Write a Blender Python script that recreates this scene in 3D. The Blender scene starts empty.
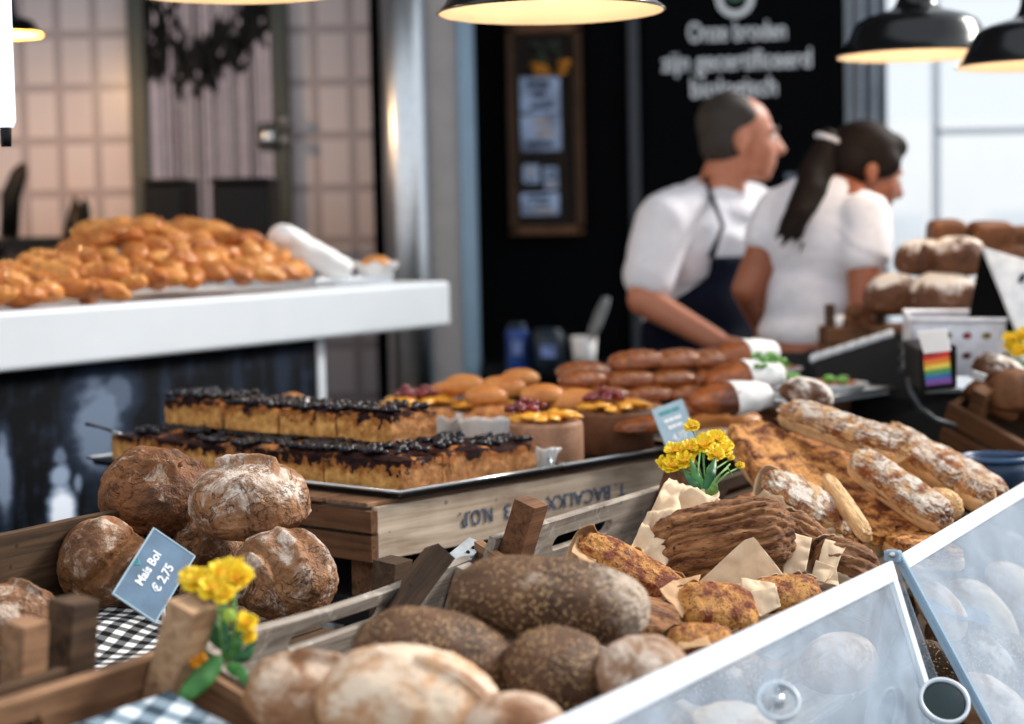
import bpy, bmesh, math, random
import numpy as np
from mathutils import Vector, Matrix, noise, geometry

SC = bpy.context.scene
COL = SC.collection
rnd = random.Random(7)
PI = math.pi
V3 = Vector

# ------------------------------------------------------------------ camera
FPX = 1900.0
CZ = 1.45
PITCH = math.atan(137 / FPX)
ROLL = 0.021
CF = V3((0, math.cos(PITCH), -math.sin(PITCH)))
_r0 = V3((1, 0, 0)); _u0 = V3((0, math.sin(PITCH), math.cos(PITCH)))
CR = math.cos(ROLL) * _r0 - math.sin(ROLL) * _u0
CU = math.sin(ROLL) * _r0 + math.cos(ROLL) * _u0
CAM = V3((0, 0, CZ))
cd = bpy.data.cameras.new('camera')
cam = bpy.data.objects.new('camera', cd)
COL.objects.link(cam)
m = Matrix.Identity(4)
for i in range(3):
    m[i][0] = CR[i]; m[i][1] = CU[i]; m[i][2] = -CF[i]; m[i][3] = CAM[i]
cam.matrix_world = m
cd.sensor_width = 36; cd.lens = 36 * FPX / 1024
cd.clip_start = 0.05; cd.clip_end = 200
cd.dof.use_dof = True
cd.dof.focus_distance = 2.68
cd.dof.aperture_fstop = 2.6
SC.camera = cam


def ray(px, py):
    return CF * FPX + CR * (px - 512) - CU * (py - 362)


def PZ(px, py, z):
    d = ray(px, py)
    return CAM + d * ((z - CZ) / d.z)


def PY(px, py, Y):
    d = ray(px, py)
    return CAM + d * (Y / d.y)


def mpp(p):
    return (V3(p) - CAM).dot(CF) / FPX


# working frames of the display: U runs along the counter, V up and back across it
OF = V3((-0.37, 2.06, 1.0))
AZ = math.radians(30)
U = V3((math.sin(AZ), math.cos(AZ), 0))
VH = V3((-math.cos(AZ), math.sin(AZ), 0))


def tilt_frame(deg):
    t = math.radians(deg)
    return VH * math.cos(t) + V3((0, 0, math.sin(t))), -VH * math.sin(t) + V3((0, 0, math.cos(t)))


VF, WF = tilt_frame(20)
VB, WB = tilt_frame(7)


def F(a, b, c):
    return OF + U * a + VF * b + WF * c


def B(a, b, c):
    return OF + U * a + VB * b + WB * c


def PF(px, py, c, W=WF):
    d = ray(px, py)
    t = (OF + W * c - CAM).dot(W) / d.dot(W)
    return CAM + d * t


# tray frame
TC = V3((-0.183, 3.0, 1.022))
TAZ = math.radians(42)
TU = V3((math.sin(TAZ), math.cos(TAZ), 0))
TV = V3((-math.cos(TAZ), math.sin(TAZ), 0))


def T(u, v, z):
    p = TC + TU * u + TV * v
    return V3((p.x, p.y, z))


def MX(o, x, z):
    x = V3(x).normalized(); z = V3(z)
    z = (z - x * z.dot(x)).normalized()
    y = z.cross(x)
    M = Matrix.Identity(4)
    for i in range(3):
        M[i][0] = x[i]; M[i][1] = y[i]; M[i][2] = z[i]; M[i][3] = o[i]
    return M


def TR(o):
    return Matrix.Translation(V3(o))


# ------------------------------------------------------------------ objects
WM = {}


def tag(o, label=None, cat=None, group=None, kind=None):
    if label: o['label'] = label
    if cat: o['category'] = cat
    if group: o['group'] = group
    if kind: o['kind'] = kind
    return o


def link(o, parent, M):
    COL.objects.link(o)
    M = M if M is not None else Matrix.Identity(4)
    WM[o.name] = M.copy()
    if parent is not None:
        o.parent = parent
        o.matrix_basis = WM[parent.name].inverted() @ M
    else:
        o.matrix_basis = M
    return o


def empty(name, M, label, cat, group=None):
    o = bpy.data.objects.new(name, None)
    o.empty_display_size = 0.05
    link(o, None, M)
    return tag(o, label, cat, group)


def obj(name, me, mats, parent=None, M=None, bevel=0, seg=2, sub=0):
    o = bpy.data.objects.new(name, me)
    if mats is not None and len(me.materials) == 0:
        for mm in (mats if isinstance(mats, (list, tuple)) else [mats]):
            me.materials.append(mm)
    link(o, parent, M)
    if bevel:
        b = o.modifiers.new('b', 'BEVEL'); b.width = bevel; b.segments = seg
        b.limit_method = 'ANGLE'; b.angle_limit = math.radians(40)
    if sub:
        s = o.modifiers.new('s', 'SUBSURF'); s.levels = sub; s.render_levels = sub
    return o


def clone(o, M, label=None, group=None):
    """copy a thing, its parts and their sub-parts to a new place"""
    c = o.copy(); COL.objects.link(c); c.matrix_basis = M; WM[c.name] = M.copy()
    if label: c['label'] = label
    if group: c['group'] = group
    for ch in o.children:
        d = ch.copy(); COL.objects.link(d); d.parent = c
        for g in ch.children:
            e = g.copy(); COL.objects.link(e); e.parent = d
    return c


# ------------------------------------------------------------------ mesh tools
class MB:
    def __init__(self):
        self.v = []; self.f = []; self.mi = []

    def add(self, vs, fs, mi=0):
        n = len(self.v)
        self.v.extend([tuple(p) for p in vs])
        self.f.extend([tuple(i + n for i in q) for q in fs])
        self.mi.extend([mi] * len(fs))
        return self

    def box(self, c, s, M=None, mi=0):
        vs = []
        for z in (-.5, .5):
            for y in (-.5, .5):
                for x in (-.5, .5):
                    p = V3((c[0] + x * s[0], c[1] + y * s[1], c[2] + z * s[2]))
                    vs.append(M @ p if M else p)
        return self.add(vs, [(0, 2, 3, 1), (4, 5, 7, 6), (0, 1, 5, 4), (2, 6, 7, 3), (0, 4, 6, 2), (1, 3, 7, 5)], mi)

    def lathe(self, prof, n=40, M=None, close=False, mi=0):
        vs = []; fs = []
        for r, z in prof:
            for k in range(n):
                a = 2 * PI * k / n
                p = V3((r * math.cos(a), r * math.sin(a), z))
                vs.append(M @ p if M else p)
        for i in range(len(prof) - 1):
            for k in range(n):
                k2 = (k + 1) % n
                fs.append((i * n + k, i * n + k2, (i + 1) * n + k2, (i + 1) * n + k))
        if close:
            fs.append(tuple(range(n))[::-1]); fs.append(tuple((len(prof) - 1) * n + k for k in range(n)))
        return self.add(vs, fs, mi)

    def tube(self, pts, r, n=8, mi=0, flat=1.0):
        pts = [V3(p) for p in pts]
        rs = r if isinstance(r, (list, tuple)) else [r] * len(pts)
        vs = []; fs = []
        ref = V3((0.13, 0.21, 0.97))
        for i, p in enumerate(pts):
            d = (pts[min(i + 1, len(pts) - 1)] - pts[max(i - 1, 0)]).normalized()
            if abs(d.dot(ref)) > .97: ref = V3((1, 0, 0))
            a = d.cross(ref).normalized(); b = a.cross(d)
            for k in range(n):
                t = 2 * PI * k / n
                vs.append(p + a * (math.cos(t) * rs[i]) + b * (math.sin(t) * rs[i] * flat))
        for i in range(len(pts) - 1):
            for k in range(n):
                k2 = (k + 1) % n
                fs.append((i * n + k, i * n + k2, (i + 1) * n + k2, (i + 1) * n + k))
        fs.append(tuple(range(n))[::-1]); fs.append(tuple((len(pts) - 1) * n + k for k in range(n)))
        return self.add(vs, fs, mi)

    def ball(self, c, r, sub=1, M=None, mi=0):
        vs, fs = ico(sub)
        r = r if isinstance(r, (tuple, list)) else (r, r, r)
        out = []
        for v in vs:
            p = V3((v[0] * r[0], v[1] * r[1], v[2] * r[2]))
            if M: p = M @ p
            out.append(p + V3(c))
        return self.add(out, fs, mi)

    def mesh(self, name, smooth=True, mats=None):
        me = bpy.data.meshes.new(name)
        me.from_pydata(self.v, [], self.f)
        if mats:
            for mm in mats: me.materials.append(mm)
            me.polygons.foreach_set('material_index', self.mi)
        if smooth:
            me.polygons.foreach_set('use_smooth', [True] * len(me.polygons))
        me.update()
        return me


_ICO = {}


def ico(sub):
    if sub not in _ICO:
        bm = bmesh.new()
        bmesh.ops.create_icosphere(bm, subdivisions=sub, radius=1.0)
        bm.verts.ensure_lookup_table()
        _ICO[sub] = ([tuple(v.co) for v in bm.verts], [tuple(v.index for v in f.verts) for f in bm.faces])
        bm.free()
    return _ICO[sub]


def grid_mesh(name, fn, nu, nv, thick=0, mats=None):
    """surface fn(s,t), s,t in 0..1; thick gives it a real back side"""
    P = [[V3(fn(i / nu, j / nv)) for j in range(nv + 1)] for i in range(nu + 1)]
    mb = MB(); vs = []; fs = []
    for i in range(nu + 1):
        for j in range(nv + 1): vs.append(P[i][j])
    w = nv + 1
    for i in range(nu):
        for j in range(nv): fs.append((i * w + j, (i + 1) * w + j, (i + 1) * w + j + 1, i * w + j + 1))
    if thick:
        N = len(vs)
        for i in range(nu + 1):
            for j in range(nv + 1):
                a = P[min(i + 1, nu)][j] - P[max(i - 1, 0)][j]
                b = P[i][min(j + 1, nv)] - P[i][max(j - 1, 0)]
                n = a.cross(b)
                n = n.normalized() if n.length > 1e-12 else V3((0, 0, 1))
                vs.append(P[i][j] - n * thick)
        fs += [tuple(N + k for k in q[::-1]) for q in fs]
        edge = [(i, 0) for i in range(nu)] + [(nu, j) for j in range(nv)] + [(i, nv) for i in range(nu, 0, -1)] + [(0, j) for j in range(nv, 0, -1)]
        idx = [i * w + j for i, j in edge]
        for k in range(len(idx)):
            a, b = idx[k], idx[(k + 1) % len(idx)]
            fs.append((b, a, N + a, N + b))
    mb.add(vs, fs)
    return mb.mesh(name, True, mats)


def board_mesh(L, H, TH, slot=None, seed=0, wob=0.0012, top=None):
    """plank: X length (0..L), Z height (0..H), Y thickness; slot = (x centre, z centre, w, h)"""
    r = random.Random(seed)
    n = 14

    def tp(x):
        z = H + (top(x) if top else 0) + wob * noise.noise(V3((x * 9, seed * 3.1, 0)))
        return z
    outer = [V3((L * i / n, 0, wob * noise.noise(V3((L * i / n * 9, seed, 5))))) for i in range(n + 1)]
    outer += [V3((L * i / n, 0, tp(L * i / n))) for i in range(n, -1, -1)]
    loops = [outer]
    if slot:
        cx, cz, w, h = slot
        hole = []
        for k in range(8):
            a = PI / 2 + PI * k / 7
            hole.append(V3((cx - w / 2 + h / 2 + math.cos(a) * h / 2, 0, cz + math.sin(a) * h / 2)))
        for k in range(8):
            a = -PI / 2 + PI * k / 7
            hole.append(V3((cx + w / 2 - h / 2 + math.cos(a) * h / 2, 0, cz + math.sin(a) * h / 2)))
        loops.append(hole)
    flat = [p for l in loops for p in l]
    tri = geometry.tessellate_polygon([[(p.x, p.z, 0) for p in l] for l in loops])
    N = len(flat)
    vs = [p + V3((0, -TH / 2, 0)) for p in flat] + [p + V3((0, TH / 2, 0)) for p in flat]
    fs = []
    for t in tri:
        a, b, c = t
        n_ = (flat[b] - flat[a]).cross(flat[c] - flat[a])
        if n_.y > 0: t = (a, c, b)
        fs.append(tuple(t)); fs.append(tuple(N + k for k in t[::-1]))
    off = 0
    for l in loops:
        k_ = len(l)
        for k in range(k_):
            a = off + k; b = off + (k + 1) % k_
            fs.append((a, N + a, N + b, b))
        off += k_
    mb = MB(); mb.add(vs, fs)
    me = mb.mesh('board', False)
    bm = bmesh.new(); bm.from_mesh(me)
    bmesh.ops.recalc_face_normals(bm, faces=bm.faces)
    bm.to_mesh(me); bm.free()
    return me


def box_mesh(s, c=(0, 0, 0)):
    return MB().box(c, s).mesh('box', False)


def fbm(p, o=4):
    return noise.fractal(p, 1.0, 2.0, o)


def loaf_mesh(L, W, H, seed=0, sub=5, sq=2.2, bump=.04, fine=.012, bottom=.45, scores=(), bend=0, taper=0, ridges=None, fs=2.0, dust=0):
    vs, fcs = ico(sub)
    out = []; crack = []
    so = V3((seed * 7.31, seed * 3.17, seed * 1.7))
    ht = H / (1 + bottom)
    for v in vs:
        x, y, z = v
        k = (abs(x) ** sq + abs(y) ** sq + abs(z) ** sq) ** (-1 / sq)
        p = V3(v)
        k *= 1 + bump * fbm(p * fs + so, 3) + fine * noise.noise(p * 9 + so) + fine * .6 * noise.noise(p * 22 + so)
        x *= k; y *= k; z *= k
        cr = 0
        zz = z * ht if z > 0 else z * ht * bottom
        for (ax, ay, bx, by, w, dep, lip) in scores:
            if z < .12: continue
            dx, dy = bx - ax, by - ay
            l2 = dx * dx + dy * dy
            t = max(0, min(1, ((x - ax) * dx + (y - ay) * dy) / l2))
            qx, qy = ax + dx * t, ay + dy * t
            sg = ((x - ax) * dy - (y - ay) * dx) / math.sqrt(l2)
            d = math.hypot(x - qx, y - qy) * (1 + .35 * noise.noise(p * 6 + so))
            if sg < 0: d *= .8
            e = math.exp(-(d / w) ** 2) * min(1, (z - .12) * 4)
            l_ = math.exp(-((sg - 1.7 * w) / (w * .8)) ** 2) * (1 if 0 < t < 1 else .2) * min(1, (z - .12) * 4)
            zz += (-dep * e + lip * l_) * ht
            cr = max(cr, e)
        if ridges:
            n_, amp = ridges
            q = math.sin(n_ * (y + .14 * noise.noise(V3((x * 2.2, y * 2, z)) + so)) + 1.5 * noise.noise(V3((x * 1.3, y * 3, 0)) + so))
            zz += amp * q * max(0, z) * ht
            cr = max(cr, .85 * max(0, -q) ** 2)
        tx = 1 - taper * x
        px = x * L / 2; py = y * W / 2 * tx
        if bend: py += bend * (x * x - .4) * W
        out.append((px, py, zz)); crack.append(cr)
    mb = MB(); mb.add(out, fcs)
    me = mb.mesh('loaf')
    a = me.attributes.new('crack', 'FLOAT', 'POINT')
    a.data.foreach_set('value', crack)
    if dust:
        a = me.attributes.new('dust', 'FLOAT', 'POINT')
        a.data.foreach_set('value', [max(0, min(1, (v[0] - .35) * 2.2 + .5 * max(0, v[2]))) * dust if v[0] > .2 else 0 for v in vs])  # loaf grows paler towards its right end
    return me


# ------------------------------------------------------------------ materials
def lin(c):
    c = [x / 255 for x in c]
    return tuple((x / 12.92 if x <= .04045 else ((x + .055) / 1.055) ** 2.4) for x in c) + (1,)


class NT:
    def __init__(self, name):
        self.m = bpy.data.materials.new(name); self.m.use_nodes = True
        self.t = self.m.node_tree; self.t.nodes.clear()
        self.out = self.n('ShaderNodeOutputMaterial')

    def n(self, typ, **kw):
        nd = self.t.nodes.new(typ)
        for k, v in kw.items(): setattr(nd, k, v)
        return nd

    def l(self, a, b):
        self.t.links.new(a, b)

    def s(self, sock, v):
        if isinstance(v, bpy.types.NodeSocket): self.l(v, sock)
        else: sock.default_value = v

    def math(self, op, a, b=0.0, c=None, clamp=False):
        nd = self.n('ShaderNodeMath', operation=op, use_clamp=clamp)
        self.s(nd.inputs[0], a); self.s(nd.inputs[1], b)
        if c is not None: self.s(nd.inputs[2], c)
        return nd.outputs[0]

    def mix(self, f, a, b):
        nd = self.n('ShaderNodeMix', data_type='RGBA')
        self.s(nd.inputs[0], f); self.s(nd.inputs[6], a); self.s(nd.inputs[7], b)
        return nd.outputs[2]

    def coord(self, kind='Object', scale=(1, 1, 1), rand=True):
        tc = self.n('ShaderNodeTexCoord')
        v = tc.outputs[kind]
        if rand:
            oi = self.n('ShaderNodeObjectInfo')
            mul = self.math('MULTIPLY', oi.outputs['Random'], 13.7)
            add = self.n('ShaderNodeVectorMath', operation='ADD')
            self.l(v, add.inputs[0]); self.l(mul, add.inputs[1]); v = add.outputs[0]
        if scale != (1, 1, 1):
            mp = self.n('ShaderNodeMapping'); self.l(v, mp.inputs[0]); mp.inputs['Scale'].default_value = scale
            v = mp.outputs[0]
        return v

    def noise(self, v, scale, detail=4, rough=.55, dist=0):
        nd = self.n('ShaderNodeTexNoise')
        self.l(v, nd.inputs['Vector']); nd.inputs['Scale'].default_value = scale
        nd.inputs['Detail'].default_value = detail; nd.inputs['Roughness'].default_value = rough
        nd.inputs['Distortion'].default_value = dist
        return nd.outputs['Fac']

    def voro(self, v, scale, feature='F1'):
        nd = self.n('ShaderNodeTexVoronoi', feature=feature)
        self.l(v, nd.inputs['Vector']); nd.inputs['Scale'].default_value = scale
        return nd

    def ramp(self, f, stops, interp='LINEAR'):
        nd = self.n('ShaderNodeValToRGB'); cr = nd.color_ramp; cr.interpolation = interp
        while len(cr.elements) < len(stops): cr.elements.new(.5)
        for e, (p, c) in zip(cr.elements, stops):
            e.position = p; e.color = c if len(c) == 4 else lin(c)
        self.s(nd.inputs[0], f)
        return nd.outputs[0]

    def step(self, f, a, b):
        nd = self.n('ShaderNodeMapRange', interpolation_type='SMOOTHSTEP')
        self.s(nd.inputs[0], f); nd.inputs[1].default_value = a; nd.inputs[2].default_value = b
        return nd.outputs[0]

    def bump(self, h, strength=.5, dist=.002):
        nd = self.n('ShaderNodeBump'); self.s(nd.inputs['Height'], h)
        nd.inputs['Strength'].default_value = strength; nd.inputs['Distance'].default_value = dist
        return nd.outputs[0]

    def bsdf(self, col, rough=.6, metal=0, normal=None, spec=.5, sss=0, trans=0, coat=0, emit=None, es=0):
        b = self.n('ShaderNodeBsdfPrincipled')
        self.s(b.inputs['Base Color'], col if not (isinstance(col, tuple) and len(col) == 3) else lin(col))
        self.s(b.inputs['Roughness'], rough); b.inputs['Metallic'].default_value = metal
        b.inputs['Specular IOR Level'].default_value = spec
        b.inputs['Coat Weight'].default_value = coat; b.inputs['Coat Roughness'].default_value = .15
        if sss:
            b.inputs['Subsurface Weight'].default_value = sss; b.inputs['Subsurface Radius'].default_value = (.01, .004, .002)
        if trans: b.inputs['Transmission Weight'].default_value = trans
        if normal is not None: self.l(normal, b.inputs['Normal'])
        if emit:
            b.inputs['Emission Color'].default_value = lin(emit); b.inputs['Emission Strength'].default_value = es
        return b.outputs[0]

    def done(self, sh):
        self.l(sh, self.out.inputs['Surface']); return self.m


def plain(name, col, rough=.6, metal=0, spec=.5, nscale=30, namt=.08, bump=.1, coat=0, emit=None, es=0):
    t = NT(name); v = t.coord()
    n = t.noise(v, nscale, 4)
    c0 = [max(0, min(255, x * (1 - namt))) for x in col]; c1 = [max(0, min(255, x * (1 + namt))) for x in col]
    c = t.ramp(n, [(.3, c0), (.7, c1)])
    return t.done(t.bsdf(c, rough, metal, t.bump(n, bump, .001) if bump else None, spec, coat=coat, emit=emit, es=es))


def crust(name, dark, mid, flour=(214, 196, 178), famt=.5, fscale=34, crumb=(205, 165, 115), seeds=0, seedc=(214, 178, 120), rough=.6, bump=.5, fup=.35, cscale=16, coat=0, spec=.3, con=1.0, crackle=False, seedscale=330, stretch=None):
    t = NT(name); v = t.coord('Object', stretch) if stretch else t.coord()
    n1 = t.noise(v, cscale, 5, .6, .3)
    n1b = t.noise(v, cscale * 6, 4, .6)
    f = t.math('ADD', t.math('MULTIPLY', n1, .75), t.math('MULTIPLY', n1b, .25))
    c = t.ramp(f, [(.5 - .165 / con, dark), (.5 + .165 / con, mid)])
    at = t.n('ShaderNodeAttribute', attribute_name='crack')
    h = t.math('ADD', t.math('MULTIPLY', n1b, .5), t.noise(v, cscale * 14, 3))
    if famt > 0:
        tc = t.n('ShaderNodeTexCoord'); sx = t.n('ShaderNodeSeparateXYZ'); t.l(tc.outputs['Normal'], sx.inputs[0])
        fn = t.noise(v, fscale, 7, .72, .5)
        fm = t.math('ADD', fn, t.math('MULTIPLY', sx.outputs[2], fup * .5))
        fm = t.math('SUBTRACT', fm, t.math('MULTIPLY', at.outputs['Fac'], .35))
        lo = .85 - famt * .5
        fm = t.step(fm, lo, lo + .16)
        fm = t.math('MULTIPLY', fm, .85)
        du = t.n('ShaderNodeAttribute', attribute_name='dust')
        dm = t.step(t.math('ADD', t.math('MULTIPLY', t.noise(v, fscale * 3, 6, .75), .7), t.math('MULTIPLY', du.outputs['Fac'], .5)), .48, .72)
        fm = t.math('MAXIMUM', fm, t.math('MULTIPLY', dm, t.math('GREATER_THAN', du.outputs['Fac'], .02)))  # pale end tone, drawn in the same colour as the flour
        c = t.mix(fm, c, lin(flour))
        h = t.math('ADD', h, t.math('MULTIPLY', fm, .5))
    if crackle:
        ln = t.math('ABSOLUTE', t.math('SUBTRACT', t.noise(v, cscale * 1.3, 4, .6, 1.6), .5))
        ln = t.math('SUBTRACT', 1, t.step(ln, 0, .022))
        ln = t.math('MULTIPLY', ln, t.step(t.noise(v, cscale * .7, 2), .42, .6))
        c = t.mix(t.math('MULTIPLY', ln, .55), c, lin([x * .5 for x in dark]))
        h = t.math('SUBTRACT', h, t.math('MULTIPLY', ln, 1.0))
    c = t.mix(t.math('MULTIPLY', at.outputs['Fac'], .75), c, t.ramp(n1b, [(.3, [x * .62 for x in crumb]), (.7, crumb)]))
    if seeds:
        vo = t.voro(v, seedscale)
        sm = t.math('LESS_THAN', vo.outputs['Distance'], .33)
        sp = t.n('ShaderNodeSeparateColor'); t.l(vo.outputs['Color'], sp.inputs[0])
        pat = t.noise(v, 22, 3)
        keep = t.math('LESS_THAN', t.math('ADD', sp.outputs[0], t.math('MULTIPLY', t.math('SUBTRACT', .5, pat), 1.6)), seeds)
        sm = t.math('MULTIPLY', sm, keep)
        c = t.mix(sm, c, t.mix(sp.outputs[1], lin(seedc), lin([min(255, x * 1.15) for x in seedc])))
        h = t.math('ADD', h, t.math('MULTIPLY', sm, 1.2))
    return t.done(t.bsdf(c, rough, 0, t.bump(h, bump, .003), spec, coat=coat))


def wood(name, c1, c2, grain=(4, 70, 70), rough=.75, bump=.5, wear=None):
    t = NT(name); v0 = t.coord()
    mp = t.n('ShaderNodeMapping'); t.l(v0, mp.inputs[0]); mp.inputs['Scale'].default_value = grain
    n = t.noise(mp.outputs[0], 1.0, 6, .65, .6)
    n2 = t.noise(v0, 14, 3)
    f = t.math('ADD', t.math('MULTIPLY', n, .75), t.math('MULTIPLY', n2, .25))
    c = t.ramp(f, [(.34, c1), (.62, c2)])
    if wear:
        w = t.step(t.noise(v0, 30, 6, .7), .55, .68)
        c = t.mix(t.math('MULTIPLY', w, .7), c, lin(wear))
    k = t.voro(v0, 26)
    knot = t.math('LESS_THAN', k.outputs['Distance'], .1)
    c = t.mix(t.math('MULTIPLY', knot, .6), c, lin([x * .45 for x in c1]))
    return t.done(t.bsdf(c, rough, 0, t.bump(n, bump, .002), .3))


def gingham(name, size, dark, mid, light):
    t = NT(name); tc = t.n('ShaderNodeTexCoord'); sx = t.n('ShaderNodeSeparateXYZ'); t.l(tc.outputs['UV'], sx.inputs[0])
    a = t.math('LESS_THAN', t.math('FRACT', t.math('DIVIDE', sx.outputs[0], size * 2)), .5)
    b = t.math('LESS_THAN', t.math('FRACT', t.math('DIVIDE', sx.outputs[1], size * 2)), .5)
    f = t.math('MULTIPLY', t.math('ADD', a, b), .5)
    c = t.ramp(f, [(0, light), (.5, mid), (1, dark)])
    wv = t.noise(t.coord(), 500, 2)
    return t.done(t.bsdf(c, .9, 0, t.bump(wv, .3, .0005), .1))


M = {}
M['mais'] = crust('mais_crust', (88, 54, 32), (160, 110, 72), (222, 196, 174), .62, 30, (170, 116, 70), bump=1.0, fup=.2, con=1.3, crackle=True)
M['mais_dark'] = crust('mais_crust_dark', (74, 42, 22), (146, 92, 52), (216, 186, 160), .5, 26, (184, 126, 74), bump=1.0, fup=.25, con=1.3, crackle=True)
M['mais_flour'] = crust('mais_flour_crust', (106, 66, 40), (172, 122, 82), (236, 218, 202), .66, 20, (156, 104, 62), bump=1.0, fup=.2, con=1.3, crackle=True)
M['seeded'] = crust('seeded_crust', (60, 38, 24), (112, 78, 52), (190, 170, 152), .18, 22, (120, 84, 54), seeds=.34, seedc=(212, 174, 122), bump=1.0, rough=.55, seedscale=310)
M['seeded_flour'] = crust('seeded_flour_crust', (66, 44, 30), (112, 80, 56), (206, 194, 186), .46, 16, (120, 84, 54), seeds=.42, seedc=(206, 172, 122), bump=1.0, rough=.55)
M['white_loaf'] = crust('white_flour_crust', (160, 106, 68), (208, 162, 120), (228, 206, 182), .70, 12, (160, 104, 58), bump=.5, fup=.3)
M['tan_loaf'] = crust('tan_flour_crust', (124, 80, 50), (176, 128, 90), (212, 188, 166), .60, 16, (186, 138, 88), bump=.6, fup=.3)
M['grey_loaf'] = crust('pale_brown_crust', (126, 92, 66), (166, 128, 98), (224, 206, 190), .5, 20, (196, 146, 92), bump=.5)
M['rye'] = crust('dark_rye_crust', (58, 32, 18), (122, 76, 46), (240, 230, 220), .52, 16, (150, 96, 56), bump=.8, fup=.5)
M['rye_cut'] = crust('dark_rye_plain', (78, 44, 24), (132, 84, 50), (220, 200, 180), .2, 16, (150, 96, 56), bump=.6)
M['pastry'] = crust('golden_pastry', (176, 92, 30), (240, 166, 84), (244, 222, 190), .24, 20, (244, 190, 116), bump=.5, coat=.25, cscale=30)
M['pastry_dark'] = crust('brown_pastry', (136, 64, 22), (216, 130, 56), (240, 214, 180), .15, 20, (228, 160, 86), bump=.5, coat=.25, cscale=30)
M['glazed'] = crust('glazed_brown', (84, 38, 14), (172, 94, 40), (240, 220, 200), .0, 20, (200, 130, 64), bump=.35, coat=.6, rough=.4, cscale=20, con=1.3)
M['bun'] = crust('golden_bun', (176, 100, 42), (224, 156, 84), (240, 214, 180), .1, 20, (226, 170, 100), bump=.3, coat=.3, rough=.45, cscale=16)
M['ridge'] = crust('layered_crust', (112, 62, 32), (198, 138, 88), (236, 208, 174), .42, 44, (66, 38, 22), bump=1.1, cscale=70, fup=.1, seeds=.16, seedc=(60, 44, 36), con=1.6, stretch=(.3, 1.2, 1.2))
M['cheese'] = crust('cheese_topped_bread', (112, 52, 18), (232, 164, 92), (244, 226, 196), .38, 50, (90, 46, 20), bump=1.3, cscale=30, fup=.1, seeds=.18, seedc=(66, 44, 34), con=2.4)
M['cheese_pale'] = crust('cheese_topped_bread_pale', (150, 84, 42), (232, 184, 130), (248, 236, 222), .58, 36, (110, 62, 30), bump=1.3, cscale=34, fup=.3, seeds=.14, seedc=(86, 54, 38), con=2.2)
M['orange_seed'] = crust('orange_seed_topping', (136, 56, 16), (234, 164, 86), (244, 222, 186), .42, 60, (110, 56, 24), bump=1.4, cscale=40, fup=.1, seeds=.3, seedc=(58, 50, 44), con=2.4)
M['bread_side'] = plain('pale_bread_side', (214, 174, 126), .8, nscale=40, namt=.12, bump=.3)
M['wood_warm'] = wood('warm_crate_wood', (92, 62, 42), (166, 126, 94))
M['wood_tan'] = wood('tan_crate_wood', (128, 92, 64), (196, 160, 124))
M['wood_grey'] = wood('grey_weathered_wood', (96, 86, 78), (172, 160, 148), wear=(196, 186, 176))
M['wood_dark'] = wood('dark_crate_wood', (38, 26, 18), (92, 68, 48))
M['wood_brown'] = wood('brown_crate_wood', (62, 38, 22), (128, 86, 56))
M['wood_pale'] = wood('pale_printed_crate_wood', (150, 126, 104), (214, 194, 172))
M['wood_black'] = wood('blackened_wood', (6, 5, 5), (16, 13, 11))
M['paper'] = plain('parchment_paper', (222, 192, 158), .75, nscale=40, namt=.06, bump=.3)
M['paper_brown'] = plain('brown_parchment', (190, 148, 106), .75, nscale=40, namt=.08, bump=.3)
M['white_paper'] = plain('white_paper', (244, 242, 240), .8, nscale=40, namt=.01, bump=.1)
M['steel'] = plain('brushed_steel', (214, 218, 222), .32, 1, nscale=60, namt=.04, bump=.05)
M['tray'] = plain('dark_baking_tray', (60, 62, 66), .35, 1, nscale=60, namt=.1, bump=.05)
M['traylight'] = plain('aluminium_tray', (200, 206, 212), .3, 1, nscale=60, namt=.05, bump=.05)
M['black'] = plain('black_paint', (4, 5, 7), .85, nscale=10, namt=.2, bump=0, spec=.08)
M['blackgloss'] = plain('black_enamel', (8, 9, 11), .22, nscale=10, namt=.1, bump=0, spec=.5)
M['cream'] = plain('cream_enamel', (242, 216, 182), .5, nscale=10, namt=.02, bump=0, spec=.2)
M['yellow_in'] = plain('yellow_enamel', (240, 186, 96), .4, nscale=10, namt=.02, bump=0)
M['white'] = plain('white_lacquer', (214, 221, 228), .35, nscale=6, namt=.01, bump=0)
M['plaster'] = plain('plaster', (236, 226, 222), .8, nscale=12, namt=.03, bump=.1)
M['bluegrey'] = plain('pale_blue_frame', (150, 178, 200), .4, nscale=8, namt=.03, bump=0)
M['doorframe'] = plain('dark_green_frame', (74, 76, 68), .5, nscale=8, namt=.06, bump=0)
M['skin'] = plain('light_tanned_skin', (184, 116, 86), .5, nscale=60, namt=.05, bump=.1)
M['skin_w'] = plain('tanned_skin', (146, 84, 56), .5, nscale=60, namt=.05, bump=.1)
M['tshirt'] = plain('white_cotton', (226, 224, 230), .85, nscale=60, namt=.02, bump=.2)
M['navy'] = plain('navy_cotton', (12, 17, 32), .85, nscale=60, namt=.1, bump=.2, spec=.1)
M['trousers'] = plain('black_trousers', (16, 16, 20), .85, nscale=60, namt=.1, bump=.2)
M['hair_grey'] = plain('greying_hair', (44, 36, 30), .7, nscale=140, namt=.4, bump=.6)
M['hair_dark'] = plain('dark_brown_hair', (22, 13, 9), .7, nscale=120, namt=.35, bump=.6, spec=.15)
M['green'] = plain('green_leaf', (58, 116, 50), .5, nscale=50, namt=.2, bump=.2)
M['green_dark'] = plain('dark_green_leaf', (34, 92, 48), .45, nscale=50, namt=.2, bump=.2)
M['stem'] = plain('green_stem', (104, 152, 76), .5, nscale=50, namt=.15, bump=.1)
M['yellow'] = plain('yellow_petals', (250, 206, 30), .55, nscale=80, namt=.08, bump=.1)
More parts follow.
